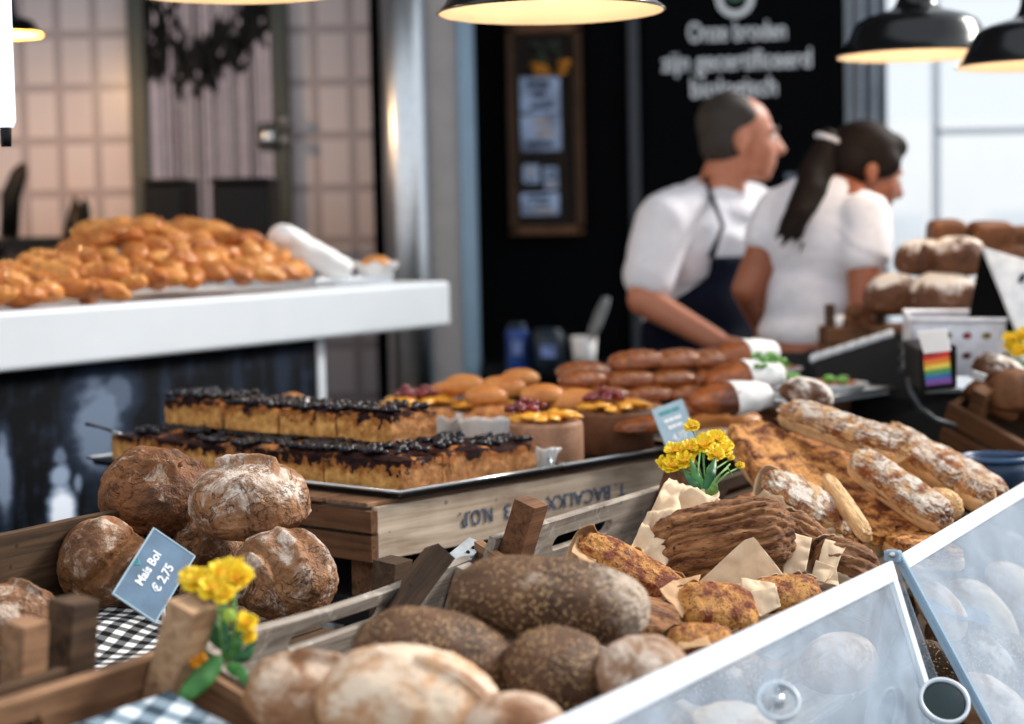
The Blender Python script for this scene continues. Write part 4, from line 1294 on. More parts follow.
# yellow flowers ----------------------------------------------------------------
def flower_head(parent, p, r, up, mat, seed, petals=13):
    rr = random.Random(seed); mb = MB(); Mh = MX((0, 0, 0), V3(up).orthogonal(), up)
    for ring in (0, 1):
        for i in range(petals):
            a = 2 * PI * (i + .5 * ring) / petals + rr.uniform(-.1, .1)
            d = V3((math.cos(a), math.sin(a), 0)); s_ = V3((-math.sin(a), math.cos(a), 0))
            l_ = r * (1 if ring == 0 else .75) * rr.uniform(.85, 1.1); lift = (.12 if ring == 0 else .4) * r * rr.uniform(.5, 1.4)
            q = []
            for t, w in ((.12, .10), (.5, .22), (.85, .24), (1.0, .10)):
                base = d * (l_ * t) + V3((0, 0, lift * t * t * 1.5))
                q.append((base - s_ * (w * r), base + s_ * (w * r), base + V3((0, 0, .03 * r))))
            vs = []; fs = []
            for j, (l0, r0, m0) in enumerate(q):
                vs += [Mh @ l0 + V3(p), Mh @ m0 + V3(p), Mh @ r0 + V3(p)]
            for j in range(3):
                for k in (0, 1): fs.append((j * 3 + k, j * 3 + k + 1, j * 3 + k + 4, j * 3 + k + 3))
            mb.add(vs, fs)
    h = obj('flower_head', mb.mesh('fh'), mat, parent)
    s = h.modifiers.new('s', 'SOLIDIFY'); s.thickness = .0006
    mb = MB(); mb.ball(V3(p) + V3(up).normalized() * r * .15, (r * .34, r * .34, r * .24), 2)
    obj('flower_centre', mb.mesh('fc'), M['orange'], h)
    return h


def leaf(parent, pts, w, mat, name='leaf'):
    pts = [V3(q) for q in pts]
    def cp(t):
        x = t * (len(pts) - 1); i = min(int(x), len(pts) - 2); return pts[i].lerp(pts[i + 1], x - i)
    d = (pts[-1] - pts[0]).normalized(); side = d.cross(V3((0, -1, .3))).normalized(); nn = side.cross(d)
    def f(s, t):
        ww = w * math.sin(PI * (t ** .7)) ** .8 if 0 < t < 1 else 0
        u_ = (s - .5) * 2
        return cp(t) + side * (u_ * ww) + nn * (-abs(u_) * ww * .35 + .08 * w * math.sin(t * 20))
    return obj(name, grid_mesh(name, f, 6, 16, .0008), mat, parent)


def bouquet(label, base, heads, leaves, extra_stems=(), hr=14):
    b = PY(*base)
    e = empty('yellow_flowers', TR(b), label, 'flowers')
    for i, (px, py, Y, r, mt) in enumerate(heads):
        p = PY(px, py, Y); R = r * mpp(p)
        flower_head(e, p, R, V3((.15 * math.sin(i * 2), -.55, .8)), M[mt], i)
        mid = p.lerp(b, .5) + V3((.006 * math.sin(i * 3), 0, .01))
        mb = MB(); mb.tube([p - V3((0, 0, R * .2)), mid, b], [.0012, .0014, .0016], 6); obj('stem', mb.mesh('st'), M['stem'], e)
    for pts, w, mt in leaves:
        P_ = [PY(*q) for q in pts]
        leaf(e, P_, w * mpp(P_[0]), M[mt])
    for pts in extra_stems:
        mb = MB(); mb.tube([PY(*q) for q in pts], .0013, 6); obj('stem', mb.mesh('st'), M['stem'], e)
    return e


bouquet('yellow flower bunch tied to the post beside the Mais Bol price card', (225, 662, 2.02),
        [(200, 582, 2.03, 18, 'yellow'), (222, 575, 2.03, 17, 'yellow'), (238, 580, 2.03, 17, 'yellow'), (214, 590, 2.01, 17, 'yellow'), (232, 570, 2.05, 15, 'yellow'), (190, 578, 2.04, 13, 'yellow'), (224, 596, 2.00, 13, 'yellow'),
         (246, 624, 2.01, 13, 'yellow'), (248, 638, 2.01, 10, 'yellow'), (207, 632, 2.02, 11, 'orange'), (196, 660, 2.0, 12, 'orange')],
        [([(222, 655, 1.99), (205, 675, 1.97), (186, 694, 1.96), (172, 708, 1.96)], 11, 'green'),
         ([(224, 650, 2.0), (212, 630, 2.01), (206, 606, 2.03)], 8, 'green_dark'), ([(228, 660, 2.0), (236, 640, 2.0), (240, 610, 2.02)], 8, 'green'),
         ([(226, 664, 1.99), (240, 672, 1.97), (252, 690, 1.96)], 7, 'green'), ([(230, 660, 2.0), (246, 655, 2.0), (256, 640, 2.01)], 7, 'green_dark'),
         ([(226, 652, 2.0), (222, 636, 2.0), (224, 618, 2.01)], 8, 'green_dark')],
        [[(225, 662, 2.0), (220, 630, 2.0), (216, 596, 2.01)], [(229, 664, 2.0), (236, 620, 2.0), (234, 594, 2.01)]])
p_ = PY(229, 616, 1.99)
e = bpy.data.objects['yellow_flowers']
mb = MB(); mb.ball((0, 0, 0), (.007, .007, .008), 3); mb.lathe([(.0071, -.003), (.0076, .0), (.006, .006)], 12)
obj('flower_bud', mb.mesh('bud'), plain('green_bud', (150, 176, 60), .5), e, TR(p_))

bouquet('yellow flower bunch with green stems before the pale blue card and tray end', (706, 494, 2.80),
        [(676, 452, 2.86, 12, 'yellow'), (690, 450, 2.86, 12, 'yellow'), (704, 446, 2.86, 12, 'yellow'), (716, 440, 2.88, 12, 'yellow'), (722, 452, 2.86, 11, 'yellow'), (672, 466, 2.84, 12, 'yellow'), (684, 462, 2.84, 12, 'yellow'), (664, 464, 2.85, 9, 'yellow'),
         (716, 456, 2.84, 10, 'yellow'), (692, 427, 2.9, 9, 'yellow'), (726, 446, 2.88, 9, 'yellow'), (740, 466, 2.86, 5, 'yellow'), (731, 458, 2.85, 4, 'yellow')],
        [([(706, 494, 2.79), (696, 476, 2.8), (690, 458, 2.83)], 5, 'green'), ([(704, 494, 2.79), (712, 472, 2.8), (716, 456, 2.83)], 5, 'green_dark'), ([(700, 496, 2.79), (694, 484, 2.79), (682, 468, 2.82)], 5, 'green_dark'), ([(706, 496, 2.78), (714, 490, 2.77), (716, 480, 2.77)], 5, 'stem')],
        [[(706, 494, 2.79), (716, 478, 2.79), (730, 464, 2.82)], [(706, 494, 2.79), (720, 474, 2.8), (728, 468, 2.82), (732, 476, 2.82)], [(702, 494, 2.79), (698, 470, 2.81), (700, 452, 2.84)]])


# price cards -------------------------------------------------------------------
def card(label, pts, mat, lines, parent_stick, back=None):
    """card spanned by four picture corners (top left, top right, bottom right, bottom left)"""
    a, b, c_, d = [PY(*q) for q in pts]
    ctr = (a + b + c_ + d) / 4
    ex = ((b - a) + (c_ - d)); W_ = ex.length / 2
    ey = ((a - d) + (b - c_)); H_ = ey.length / 2
    ez = ex.cross(ey)
    Mx = MX(ctr, ex, ez)
    e = empty('price_card', Mx, label, 'price card')
    obj('card', box_mesh((W_, H_, .002)), mat, e, Mx, .0006)
    obj('card_edge', MB().box((0, H_ / 2, 0), (W_ + .002, .002, .003)).box((0, -H_ / 2, 0), (W_ + .002, .002, .003)).box((W_ / 2, 0, 0), (.002, H_, .003)).box((-W_ / 2, 0, 0), (.002, H_, .003)).mesh('ce', False), M['slate_pale'], e, Mx)
    for body, x, y, sz, mt, bold in lines:
        text('lettering', body, sz * H_, M[mt], e, Mx @ TR((x * W_, y * H_, .0013)), ext=.0003, bold=bold)
    mb = MB(); mb.tube([PY(*q) for q in parent_stick], .0022, 8); obj('stick', mb.mesh('s'), M['white_paper'], e)
    return e


card('blue price card reading Mais Bol and 2,75 among the round loaves', [(118, 592, 2.36), (154, 523, 2.44), (194, 562, 2.44), (150, 624, 2.36)], M['slate'],
     [('Mais Bol', .02, .17, .25, 'white_ink', .0004), ('€ 2,75', .02, -.18, .26, 'white_ink', .0004)], [(163, 600, 2.4), (164, 640, 2.38)])
e_ = [o for o in bpy.data.objects if o.name.startswith('price_card')][0]
mb = MB()
for a_ in (-.6, 0, .6): mb.ball((a_ * .004, .0, 0), (.0012, .005, .0006), 2, Matrix.Rotation(-a_, 4, 'Z'))
obj('small_emblem', mb.mesh('em'), M['teal'], e_, WM[e_.name] @ TR((.0, .026, .0012)))
card('pale blue price card standing at the tray end above the yellow flowers', [(655, 410, 3.36), (685, 398, 3.40), (694, 440, 3.38), (664, 450, 3.34)], M['slate_pale'],
     [('4,10', .0, -.30, .24, 'white_ink', .0004)], [(672, 428, 3.41), (674, 462, 3.40)])

e_ = [o for o in bpy.data.objects if o.name.startswith('price_card') and 'pale blue' in o['label']][0]
for i_, (y_, mt_) in enumerate(((.30, 'teal'), (.12, 'white_ink'), (-.03, 'white_ink'))):
    mb = MB()
    for x_, w_ in ((-.018, .012), (-.004, .013), (.010, .010), (.019, .006)): mb.box((x_ * (1 - .15 * i_), y_ * .085, .0014), (w_ * (1 - .15 * i_), .0065, .0008))
    obj('writing_line', mb.mesh('wl', False), M[mt_], e_, WM[e_.name])['kind'] = 'stuff'


# =================================================================== TRAYS AND CAKES
def tray(u0, u1, v0, v1, z, label, mat, hdl=True):
    e = empty('baking_tray', TM @ TR(((u0 + u1) / 2, (v0 + v1) / 2, z)), label, 'tray')
    w, d = u1 - u0, v1 - v0; cx, cy = (u0 + u1) / 2, (v0 + v1) / 2
    mb = MB(); mb.box((cx, cy, z - .002), (w, d, .004))
    for s_ in (-1, 1):
        mb.add([TMz(cx + s_ * (w / 2), cy - d / 2, z - .002), TMz(cx + s_ * (w / 2), cy + d / 2, z - .002), TMz(cx + s_ * (w / 2 + .008), cy + d / 2, z + .009), TMz(cx + s_ * (w / 2 + .008), cy - d / 2, z + .009), TMz(cx + s_ * (w / 2 - .003), cy - d / 2, z + .002), TMz(cx + s_ * (w / 2 - .003), cy + d / 2, z + .002)], [(0, 1, 2, 3), (3, 2, 5, 4)])
        mb.add([TMz(cx - w / 2, cy + s_ * (d / 2), z - .002), TMz(cx + w / 2, cy + s_ * (d / 2), z - .002), TMz(cx + w / 2, cy + s_ * (d / 2 + .008), z + .009), TMz(cx - w / 2, cy + s_ * (d / 2 + .008), z + .009), TMz(cx - w / 2, cy + s_ * (d / 2 - .003), z + .002), TMz(cx + w / 2, cy + s_ * (d / 2 - .003), z + .002)], [(0, 1, 2, 3), (3, 2, 5, 4)])
    obj('tray_body', mb.mesh('t', False), mat, e, TM)
    rim = MB(); o_ = .008
    rim.tube([(u0 - o_, v0 - o_, z + .009), (u1 + o_, v0 - o_, z + .009), (u1 + o_, v1 + o_, z + .009), (u0 - o_, v1 + o_, z + .009), (u0 - o_, v0 - o_, z + .009)], .0028, 8)
    obj('rim_wire', rim.mesh('r'), M['traylight'], e, TM)
    if hdl:
        h = MB(); h.tube([(u1 - .02, v0 - .004, z + .008), (u1 - .015, v0 + .002, z + .022), (u1 + .0, v0 + .03, z + .022), (u1 + .004, v0 + .05, z + .008)], .0022, 8); obj('handle', h.mesh('h'), M['traylight'], e, TM)
    return e


def TMz(a, b, c_): return (a, b, c_)


tray(0, .385, 0, .815, 1.022, 'baking tray under the blueberry cake slices and muffins', M['tray'])
tray(.405, .78, 0, .62, 1.022, 'baking tray under the fruit cakes next to the blueberry cake tray', M['tray'], False)
tray(.80, 1.06, .02, .62, 1.022, 'baking tray under the stack of glazed rolls', M['tray'], False)
tray(1.09, 1.46, -.02, .22, 1.075, 'pale metal tray under the salad rolls, its corner sticking out by the black device', M['pale_tray'], False)
e = empty('tray_riser', TM @ TR((1.25, .11, .862)), 'brown wooden riser box under the pale salad tray', 'box')
rbox('box_body', (1.25, .11, .962), (.28, .16, .195), M['wood_brown'], e, TM)
rbox('box_lid', (1.25, .11, 1.064), (.29, .17, .008), M['wood_warm'], e, TM)

Z0 = 1.0225


def cake_slice(u, v, z, w, d, h, seed, label, group, berries=True, cut=False):
    """slice of blueberry cake: w along u, d along v"""
    jr = random.Random(seed * 5 + 1); h *= jr.uniform(.92, 1.12)
    Mx = TM @ TR((u + jr.uniform(-.003, .003), v, z)) @ Matrix.Rotation(jr.uniform(-.025, .025), 4, 'Z')
    e = empty('blueberry_cake_slice', Mx, label, 'cake', group)
    so = V3((seed * 3.3, seed, 0))
    nu_, nv_ = 12, 14
    bm_ = bmesh.new()
    # cube subdivided
    pts = {}
    mb = MB()
    N = 10
    def pt(x, y, zz):
        p = V3((x, y, zz))
        q = p * 2
        b_ = 1 - .13 * (max(abs(q.x), abs(q.y)) ** 5) * max(0, zz * 2)
        o_ = V3((p.x * w, p.y * d, (p.z + .5) * h * b_))
        top = max(0, zz)
        o_ += V3((noise.noise(p * 5 + so), noise.noise(p * 5 + so + V3((9, 0, 0))), 0)) * .0025
        o_.z += top * 2 * (.006 * noise.noise(V3((p.x * 4, p.y * 4, seed * .37))))
        o_ += V3((noise.noise(p * 16 + so), noise.noise(p * 16 + so + V3((9, 0, 0))), noise.noise(p * 14 + so + V3((0, 9, 0))))) * .0013
        return o_
    faces = [((0, 1, 2), -.5), ((0, 1, 2), .5), ((1, 2, 0), -.5), ((1, 2, 0), .5), ((2, 0, 1), -.5), ((2, 0, 1), .5)]
    for (ax, val) in faces:
        vs = []; fs = []
        for i in range(N + 1):
            for j in range(N + 1):
                c_ = [0, 0, 0]; c_[ax[0]] = i / N - .5; c_[ax[1]] = j / N - .5; c_[ax[2]] = val
                vs.append(pt(*c_))
        for i in range(N):
            for j in range(N):
                q = (i * (N + 1) + j, (i + 1) * (N + 1) + j, (i + 1) * (N + 1) + j + 1, i * (N + 1) + j + 1)
                fs.append(q if val > 0 else q[::-1])
        mi = 1 if (ax[2] == 2 and val > 0) else (2 if (ax[2] == 1) else 0)
        mb.add(vs, fs, mi)
    obj('cake_base', mb.mesh('cake', True, [M['cake_low'], M['cake_low'], M['cake_low_cut']]), None, e, Mx)
    rr = random.Random(seed)
    be_ = MB()
    nb_ = int(95 * w * d / .012)
    for i in range(nb_):
        x, y = rr.uniform(-.49, .49) * w, rr.uniform(-.49, .49) * d
        if noise.noise(V3((u + x, v + y, seed * .1)) * 22) < -.12: continue
        r = rr.uniform(.0050, .0078)
        be_.ball((x, y, h * 1.0 + r * rr.uniform(.2, .8)), (r, r, r * .9), 2)
    o = obj('blueberry_topping', be_.mesh('berries'), M['berry'], e, Mx); o['kind'] = 'stuff'
    return e


# lower layer on the near tray: rows along the left edge (v) and columns along the right edge (u)
seed = 200
uw = [.100, .115, .115]
vn = [.18, .19, .20, .20]
u_ = .016
names_u = ['front column', 'second column', 'third column']
vnm = ['at the tray corner', 'second from the tray corner', 'third from the tray corner', 'farthest from the tray corner']
for i, w in enumerate(uw):
    v_ = .012
    for j, d in enumerate(vn):
        if i < 2 or j == 0:
            cake_slice(u_ + w / 2, v_ + d / 2, Z0, w - .003, d - .003, .056 + .004 * ((i + j) % 2), seed, 'blueberry cake slice in the lower layer, left-edge %s, %s' % (names_u[i].replace('front', 'first'), vnm[j]), 'blueberry cake slices')
        seed += 1
        v_ += d
    u_ += w
# upper row
pu = [('rightmost, with a pale cut side', .055, .14), ('second from right, dark berries over the side', .200, .145), ('third from right', .350, .145), ('leftmost, thick with dark topping', .500, .17)]
for j, (nm, v_, d) in enumerate(pu):
    cake_slice(.165, v_ + .07 + d / 2, Z0 + .066, .105, d - .004, .050 + .006 * (j == 3), 300 + j, 'blueberry cake slice in the upper row, ' + nm, 'blueberry cake slices')


def muffin(px, py, zb, w, label, seed):
    c = PZ(px, py, zb); k = mpp(c); R = w * k / 2
    Mx = TR(c)
    e = empty('muffin', Mx, label, 'muffin', 'muffins in white paper cups')
    H = R * 1.0
    def f(s, t):
        a = 2 * PI * s; fl = .018 * math.sin(a * 26)
        r = R * (.72 + .28 * t) * (1 + fl) * (1 + .1 * (t > .9) * noise.noise(V3((math.cos(a) * 2, math.sin(a) * 2, seed))))
        return V3((r * math.cos(a), r * math.sin(a), H * t * (1 + .16 * t * noise.noise(V3((math.cos(a) * 2, math.sin(a) * 2, seed + 5))))))
    me = grid_mesh('cup', f, 120, 8, .0008)
    obj('paper_cup', me, M['white_paper'], e, Mx)
    mb = MB(); mb.lathe([(0, .002), (R * .70, .002)], 40); obj('cup_bottom', mb.mesh('cb'), M['white_paper'], e, Mx)
    me = loaf_mesh(R * 1.60, R * 1.60, R * 1.15, seed, 5, 2.2, .14, .06, .9, fs=4)
    obj('crumble_top', me, M['muffin'], e, Mx @ TR((0, 0, H * .66)))
    return e


muffin(492, 449, Z0, 68, 'muffin in a white paper cup nearest the blueberry cake', 1)
muffin(436, 443, Z0, 54, 'muffin in a white paper cup, second from the one nearest', 2)
muffin(396, 432, Z0, 48, 'muffin in a white paper cup, third in the row behind the cake', 3)
muffin(338, 428, Z0 + .01, 42, 'muffin in a white paper cup behind the middle of the cake row', 4)
muffin(292, 420, Z0 + .02, 42, 'muffin in a white paper cup at the left end of the row behind the cake', 5)
c = PZ(541, 468, Z0); k = mpp(c)
e = empty('paper_cup', TR(c), 'nearly empty white paper cup at the tray handle', 'cup', None)
def f_(s, t):
    a = 2 * PI * s; r = 24 * k * (.7 + .3 * t) * (1 + .03 * math.sin(a * 20)) * (1 + .12 * noise.noise(V3((math.cos(a) * 1.5, math.sin(a) * 1.5, 3))))
    return V3((r * math.cos(a), r * math.sin(a), 22 * k * t * (1 + .25 * t * noise.noise(V3((math.cos(a) * 2, math.sin(a) * 2, 8))))))
obj('cup_wall', grid_mesh('cup', f_, 110, 8, .0008), M['white_paper'], e, TR(c))
obj('crumb', loaf_mesh(26 * k, 26 * k, 16 * k, 9, 4, bump=.1), M['muffin'], e, TR(c + V3((0, 0, 12 * k))))


def fruit_cake(px, py, z, w, h, label, base, seed, nsl=13, currant_at=(-.2, .1)):
    c = PZ(px, py, z); k = mpp(c); R = w * k / 2; H = h * k
    Mx = TR(c)
    e = empty('fruit_cake', Mx, label, 'cake', 'fruit cakes with peach and currants')
    mb = MB(); mb.lathe([(0, 0), (R * .97, 0), (R, .003), (R * 1.0, H * .9), (R * .97, H), (0, H)], 56)
    mb2 = MB(); mb2.v = [tuple(V3(q) + V3((noise.noise(V3(q) * 60), noise.noise(V3(q) * 60 + V3((4, 0, 0))), 0)) * .0012) for q in mb.v]; mb2.f = mb.f; mb2.mi = mb.mi
    obj('cake_base', mb2.mesh('cb'), base, e, Mx)
    rr = random.Random(seed)
    for i in range(nsl):
        a = 2 * PI * i / nsl + rr.uniform(-.1, .1)
        sm = MB(); L_ = R * .86; pts = []; rd = []
        for q in range(7):
            t = q / 6 - .5
            pts.append((t * L_, .22 * L_ * math.cos(t * PI), 0)); rd.append(.0125 * math.cos(t * PI * .9) * (R / .06) * .95)
        sm.tube(pts, rd, 12, flat=.5)
        obj('fruit_slice', sm.mesh('sl'), M['peach'], e, Mx @ Matrix.Rotation(a, 4, 'Z') @ TR((R * .62, 0, H + .008 + .003 * (i % 3))) @ Matrix.Rotation(rr.uniform(-.4, .4) + .3, 4, 'Z') @ Matrix.Rotation(rr.uniform(-.2, .2), 4, 'X'))
    cm_ = MB()
    for i in range(34):
        a = rr.uniform(0, 2 * PI); r_ = R * .55 * math.sqrt(rr.random()); q = R * .10
        cm_.ball((currant_at[0] * R + r_ * math.cos(a), currant_at[1] * R + r_ * math.sin(a), H + .014 + q * (1.4 + 2.2 * (1 - (r_ / (R * .5)) ** 2) * rr.random())), q, 2)
    o = obj('red_currants', cm_.mesh('cu'), M['currant'], e, Mx); o['kind'] = 'stuff'
    mb = MB()
    for i in range(5): mb.ball((currant_at[0] * R + rr.uniform(-.2, .2) * R, currant_at[1] * R + rr.uniform(-.2, .2) * R, H + R * .28), (R * .09, R * .07, R * .05), 2)
    obj('sugar_dusting', mb.mesh('sd'), M['white_paper'], e, Mx)
    return e


fruit_cake(547, 465, Z0, 74, 44, 'fruit cake with pale dusted side and yellow peach slices next to the paper cup', M['cakebase'], 1, currant_at=(-.5, .35))
fruit_cake(616, 452, Z0, 76, 42, 'dark sided fruit cake with currants in its middle beside the pale blue card', M['cakebase_dark'], 2, currant_at=(-.25, .0))
fruit_cake(486, 432, Z0 + .01, 74, 22, 'fruit cake with a currant heap behind the muffins, right of its twin', M['cakebase'], 3, currant_at=(0, .1))
fruit_cake(420, 428, Z0 + .02, 76, 22, 'fruit cake with a currant heap behind the muffins at the left', M['cakebase'], 4, currant_at=(-.1, .1))

for i, (px, py, Y, w, lab, ang) in enumerate(((464, 387, 3.85, 44, 'golden oval bun at the left end of the bun row behind the fruit cakes', .1), (502, 390, 3.75, 50, 'golden oval bun in the middle of the bun row behind the fruit cakes', -.1), (543, 397, 3.6, 46, 'golden bun right in the row behind the fruit cakes', .15),
                                         (520, 380, 3.95, 40, 'golden bun behind the bun row, dusted white', .3), (575, 404, 3.6, 54, 'broad golden bun behind the dark sided fruit cake', 0), (445, 392, 3.9, 34, 'small golden bun at the far left behind the fruit cakes', .2), (628, 412, 3.55, 50, 'golden bun right behind the currants of the dark sided cake', .1), (486, 398, 3.65, 44, 'golden bun just behind the red currants', .1))):
    c = PY(px, py, Y); L_ = w * mpp(c)
    tag(obj('bun', loaf_mesh(L_, L_ * .7, L_ * .46, 70 + i, 4, bump=.03, bottom=.6), M['bun'], None, MX(c, (1, ang, 0), (0, -.1, 1))), lab, 'bun', 'golden buns behind the fruit cakes')

# stack of glazed rolls
gm = []
for i in range(4):
    me = loaf_mesh(1, .62, .40, 80 + i, 5, 2.4, .03, .006, .7, ridges=None, scores=[(-.7 + .4 * q, -.75, -.55 + .4 * q, .75, .05, .10, .04) for q in range(4)]); me.materials.append(M['glazed']); gm.append(me)
rows = [(412, 3.60, 54, [592, 640, 690], 0), (396, 3.62, 54, [566, 606, 648, 690, 730], 1), (380, 3.66, 54, [584, 630, 672, 714], 2), (361, 3.72, 58, [636, 676, 712], 3)]
rn = ['bottom row', 'second row from below', 'third row from below', 'top row']
on = ['first', 'second', 'third', 'fourth', 'fifth']
for py, Y, w, xs, ri in rows:
    for j, px in enumerate(xs):
        c = PY(px, py - (j - 1) * .6, Y + .03 * j); L_ = w * mpp(c) * 1.04
        o = obj('glazed_roll', gm[(ri + j) % 4], None, None, MX(c, (1, .45 + .1 * ((ri + j) % 3), .06 if ri == 3 else 0), (.03 * (j % 2), -.12, 1)) @ Matrix.Diagonal((L_, L_, L_ * .82, 1)))
        tag(o, 'glossy brown roll, %s from left in the %s of the glazed stack' % (on[j], rn[ri]), 'roll', 'glazed rolls in the stack')
o = obj('glazed_roll', gm[0], None, None, MX(PY(583, 373, 3.78), (1, .5, 0), (0, -.1, 1)) @ Matrix.Diagonal((.115, .115, .10, 1)))
tag(o, 'glossy brown roll with a white paper scrap, left shoulder of the glazed stack', 'roll', 'glazed rolls in the stack')
tag(obj('paper_scrap', MB().ball((0, 0, 0), (.012, .006, .012), 2).mesh('ps'), M['white_paper'], None, TR(PY(584, 378, 3.70))), 'white scrap of paper on the left shoulder of the glazed stack', 'paper')


# rolls in white napkins and salad plates to the right of the stack
def napkin_roll(px, py, Y, w, label, seed, green=False):
    c = PY(px, py, Y); k = mpp(c); L_ = w * k
    Mx = MX(c, (1, .35, .06), (0, -.25, 1))
    e = empty('napkin_roll', Mx, label, 'roll', 'rolls in white napkins')
    obj('roll', loaf_mesh(L_, L_ * .5, L_ * .34, seed, 5, 2.4, .03, .006, .7), M['glazed'], e, Mx)
    def f(s, t):
        q = 2 * PI * t; x = .02 + s * .5
        rr_ = 1.04 + .09 * noise.noise(V3((s * 4, math.cos(q) * 2, math.sin(q) * 2 + seed)))
        env = math.sqrt(max(.05, 1 - (abs(x) * 1.5) ** 2))
        return Mx @ V3((x * L_, math.cos(q) * L_ * .26 * env * rr_, math.sin(q) * L_ * .19 * env * rr_ + .002))
    obj('napkin', grid_mesh('nap', f, 18, 30, .001), M['white_paper'], e)
    if green:
        mb = MB(); rr = random.Random(seed)
        for i in range(16): mb.ball((rr.uniform(.1, .5) * L_, rr.uniform(-.2, .2) * L_, L_ * .17 + rr.uniform(0, .012)), (.010, .007, .004), 2, Matrix.Rotation(rr.uniform(-1, 1), 4, 'X'))
        obj('lettuce', mb.mesh('l'), M['lettuce'], e, Mx)
    return e


napkin_roll(742, 355, 3.80, 70, 'roll in a white napkin topmost, right beside the glazed stack', 1)
napkin_roll(742, 378, 3.70, 80, 'roll in a white napkin below the topmost napkin roll', 2, True)
napkin_roll(728, 400, 3.55, 84, 'roll in a white napkin lying lowest above the cheese breads', 3)
bread(722, 424, 3.62, 84, .5, .22, M['bun'], 'flat golden bread under the lowest napkin roll', ex=(1, .3, .05), name='flat_bread', seed=91, sub=5)
bread(652, 428, 3.45, 80, .5, .22, M['glazed'], 'flat dark bread at the foot of the glazed stack behind the blue card', ex=(1, .3, 0), name='flat_bread', seed=92, sub=5)
bread(716, 438, 3.52, 60, .6, .24, M['white_loaf'], 'floury flat bread right behind the yellow flowers', ex=(1, .3, 0), name='flat_bread', seed=93, sub=5)


def salad_plate(px, py, z, w, label, seed):
    c = PZ(px, py, z); k = mpp(c); R = w * k / 2; Mx = TR(c)
    e = empty('salad_plate', Mx, label, 'plate', 'salad plates on the pale tray')
    mb = MB(); mb.lathe([(0, 0), (R * .5, 0), (R * .8, .010), (R, .022), (R * .98, .024), (R * .78, .014), (R * .5, .004), (0, .004)], 48); obj('plate', mb.mesh('p'), M['plate'], e, Mx)
    rr = random.Random(seed); mb = MB()
    for i in range(26): mb.ball((rr.uniform(-.6, .6) * R, rr.uniform(-.6, .6) * R, .012 + rr.uniform(0, .012)), (.014, .011, .007), 2, Matrix.Rotation(rr.uniform(-1, 1), 4, 'Y'))
    obj('filling', mb.mesh('f'), M['ham'], e, Mx)
    mb = MB()
    for i in range(18): mb.ball((rr.uniform(-.3, .35) * R, rr.uniform(-.5, .3) * R, .024 + rr.uniform(0, .012)), (.012, .009, .004), 2, Matrix.Rotation(rr.uniform(-1, 1), 4, 'X'))
    obj('lettuce', mb.mesh('l'), M['lettuce'], e, Mx)
    return e


salad_plate(836, 394, 1.078, 66, 'white plate with salad nearest the black device', 1)
salad_plate(786, 392, 1.085, 60, 'white plate with salad between the napkin rolls and the end plate', 2)
salad_plate(778, 378, 1.09, 50, 'white plate with lettuce farthest back beside the glazed stack', 3)

# cake server lying behind the cake
e = empty('cake_server', TR(PY(105, 430, 3.5)), 'cake server with thin dark handle and bright blade left of the cakes', 'cake server')
mb = MB(); mb.tube([PY(86, 424, 3.47), PY(100, 427, 3.5), PY(112, 431, 3.52)], [.003, .0025, .003], 8); obj('handle', mb.mesh('h'), M['plastic_black'], e)
mb = MB(); mb.tube([PY(110, 431, 3.52), PY(118, 434, 3.53), PY(126, 437, 3.54)], [.006, .012, .006], 12, flat=.3); obj('blade', mb.mesh('b'), M['steel'], e)


# =================================================================== LONG CHEESE BREADS
def strip(p0, p1, wpx, tpx, mat, label, up=(.1, -.62, .78), seed=0, sq=4.0, group=None, side=True, bend=0):
    a, b = PY(*p0), PY(*p1); c = (a + b) / 2; L_ = (b - a).length; k = mpp(c)
    Mx = MX(c, b - a, up)
    e = empty('cheese_bread', Mx, label, 'bread', 'long cheese breads')
    me = loaf_mesh(L_, wpx * k, tpx * k, seed, 6, sq, .07, .055, .9, fs=3)
    obj('cheese_top', me, mat, e, Mx)
    if side:
        me = loaf_mesh(L_ * .995, wpx * k * .985, tpx * k * .72, seed + 1, 5, sq + 1, .02, .006, .9)
        obj('bread_base', me, M['bread_side'], e, Mx @ TR((0, 0, -tpx * k * .20)) @ Matrix.Diagonal((1.012, 1.03, 1, 1)))
    return e


strip((748, 428, 3.30), (845, 552, 2.93), 66, 26, M['cheese'], 'broad cheese bread nearest the yellow flowers in the long bread pile', seed=101)
strip((800, 438, 3.34), (900, 542, 2.96), 74, 26, M['cheese'], 'broad cheese bread in the middle of the pile under the two dusty sticks', seed=102)
strip((752, 500, 3.05), (800, 560, 2.85), 60, 24, M['cheese'], 'dark cheese bread lowest behind the wrapped breads', seed=103)
strip((826, 478, 3.02), (868, 538, 2.86), 15, 16, M['bread_side'], 'pale bread piece standing on edge on the broad cheese breads', seed=104, side=False)
strip((784, 410, 3.32), (904, 450, 3.12), 34, 26, M['cheese_pale'], 'dusty cheese stick lying on top across the broad breads', seed=105)
strip((856, 458, 3.10), (946, 522, 2.95), 36, 26, M['cheese_pale'], 'dusty cheese stick resting below the topmost stick', seed=106)
strip((884, 432, 3.34), (960, 484, 3.14), 36, 28, M['cheese_pale'], 'shaded cheese stick behind the two dusty ones', seed=107)
strip((918, 452, 3.38), (1000, 500, 3.10), 40, 28, M['cheese_pale'], 'cheese stick at the far right end of the pile', seed=108)
strip((930, 500, 3.06), (958, 510, 2.98), 26, 30, M['bread_side'], 'round cut end of a stick next to the guard, the left of two', seed=109, side=False, sq=2.4)
strip((962, 484, 3.10), (990, 502, 3.0), 28, 30, M['cheese_pale'], 'round cut end of a stick next to the guard, the right of two', seed=110, sq=2.4)
strip((905, 540, 3.0), (940, 560, 2.8), 60, 24, M['cheese'], 'cheese bread end just above the guard edge', seed=111)
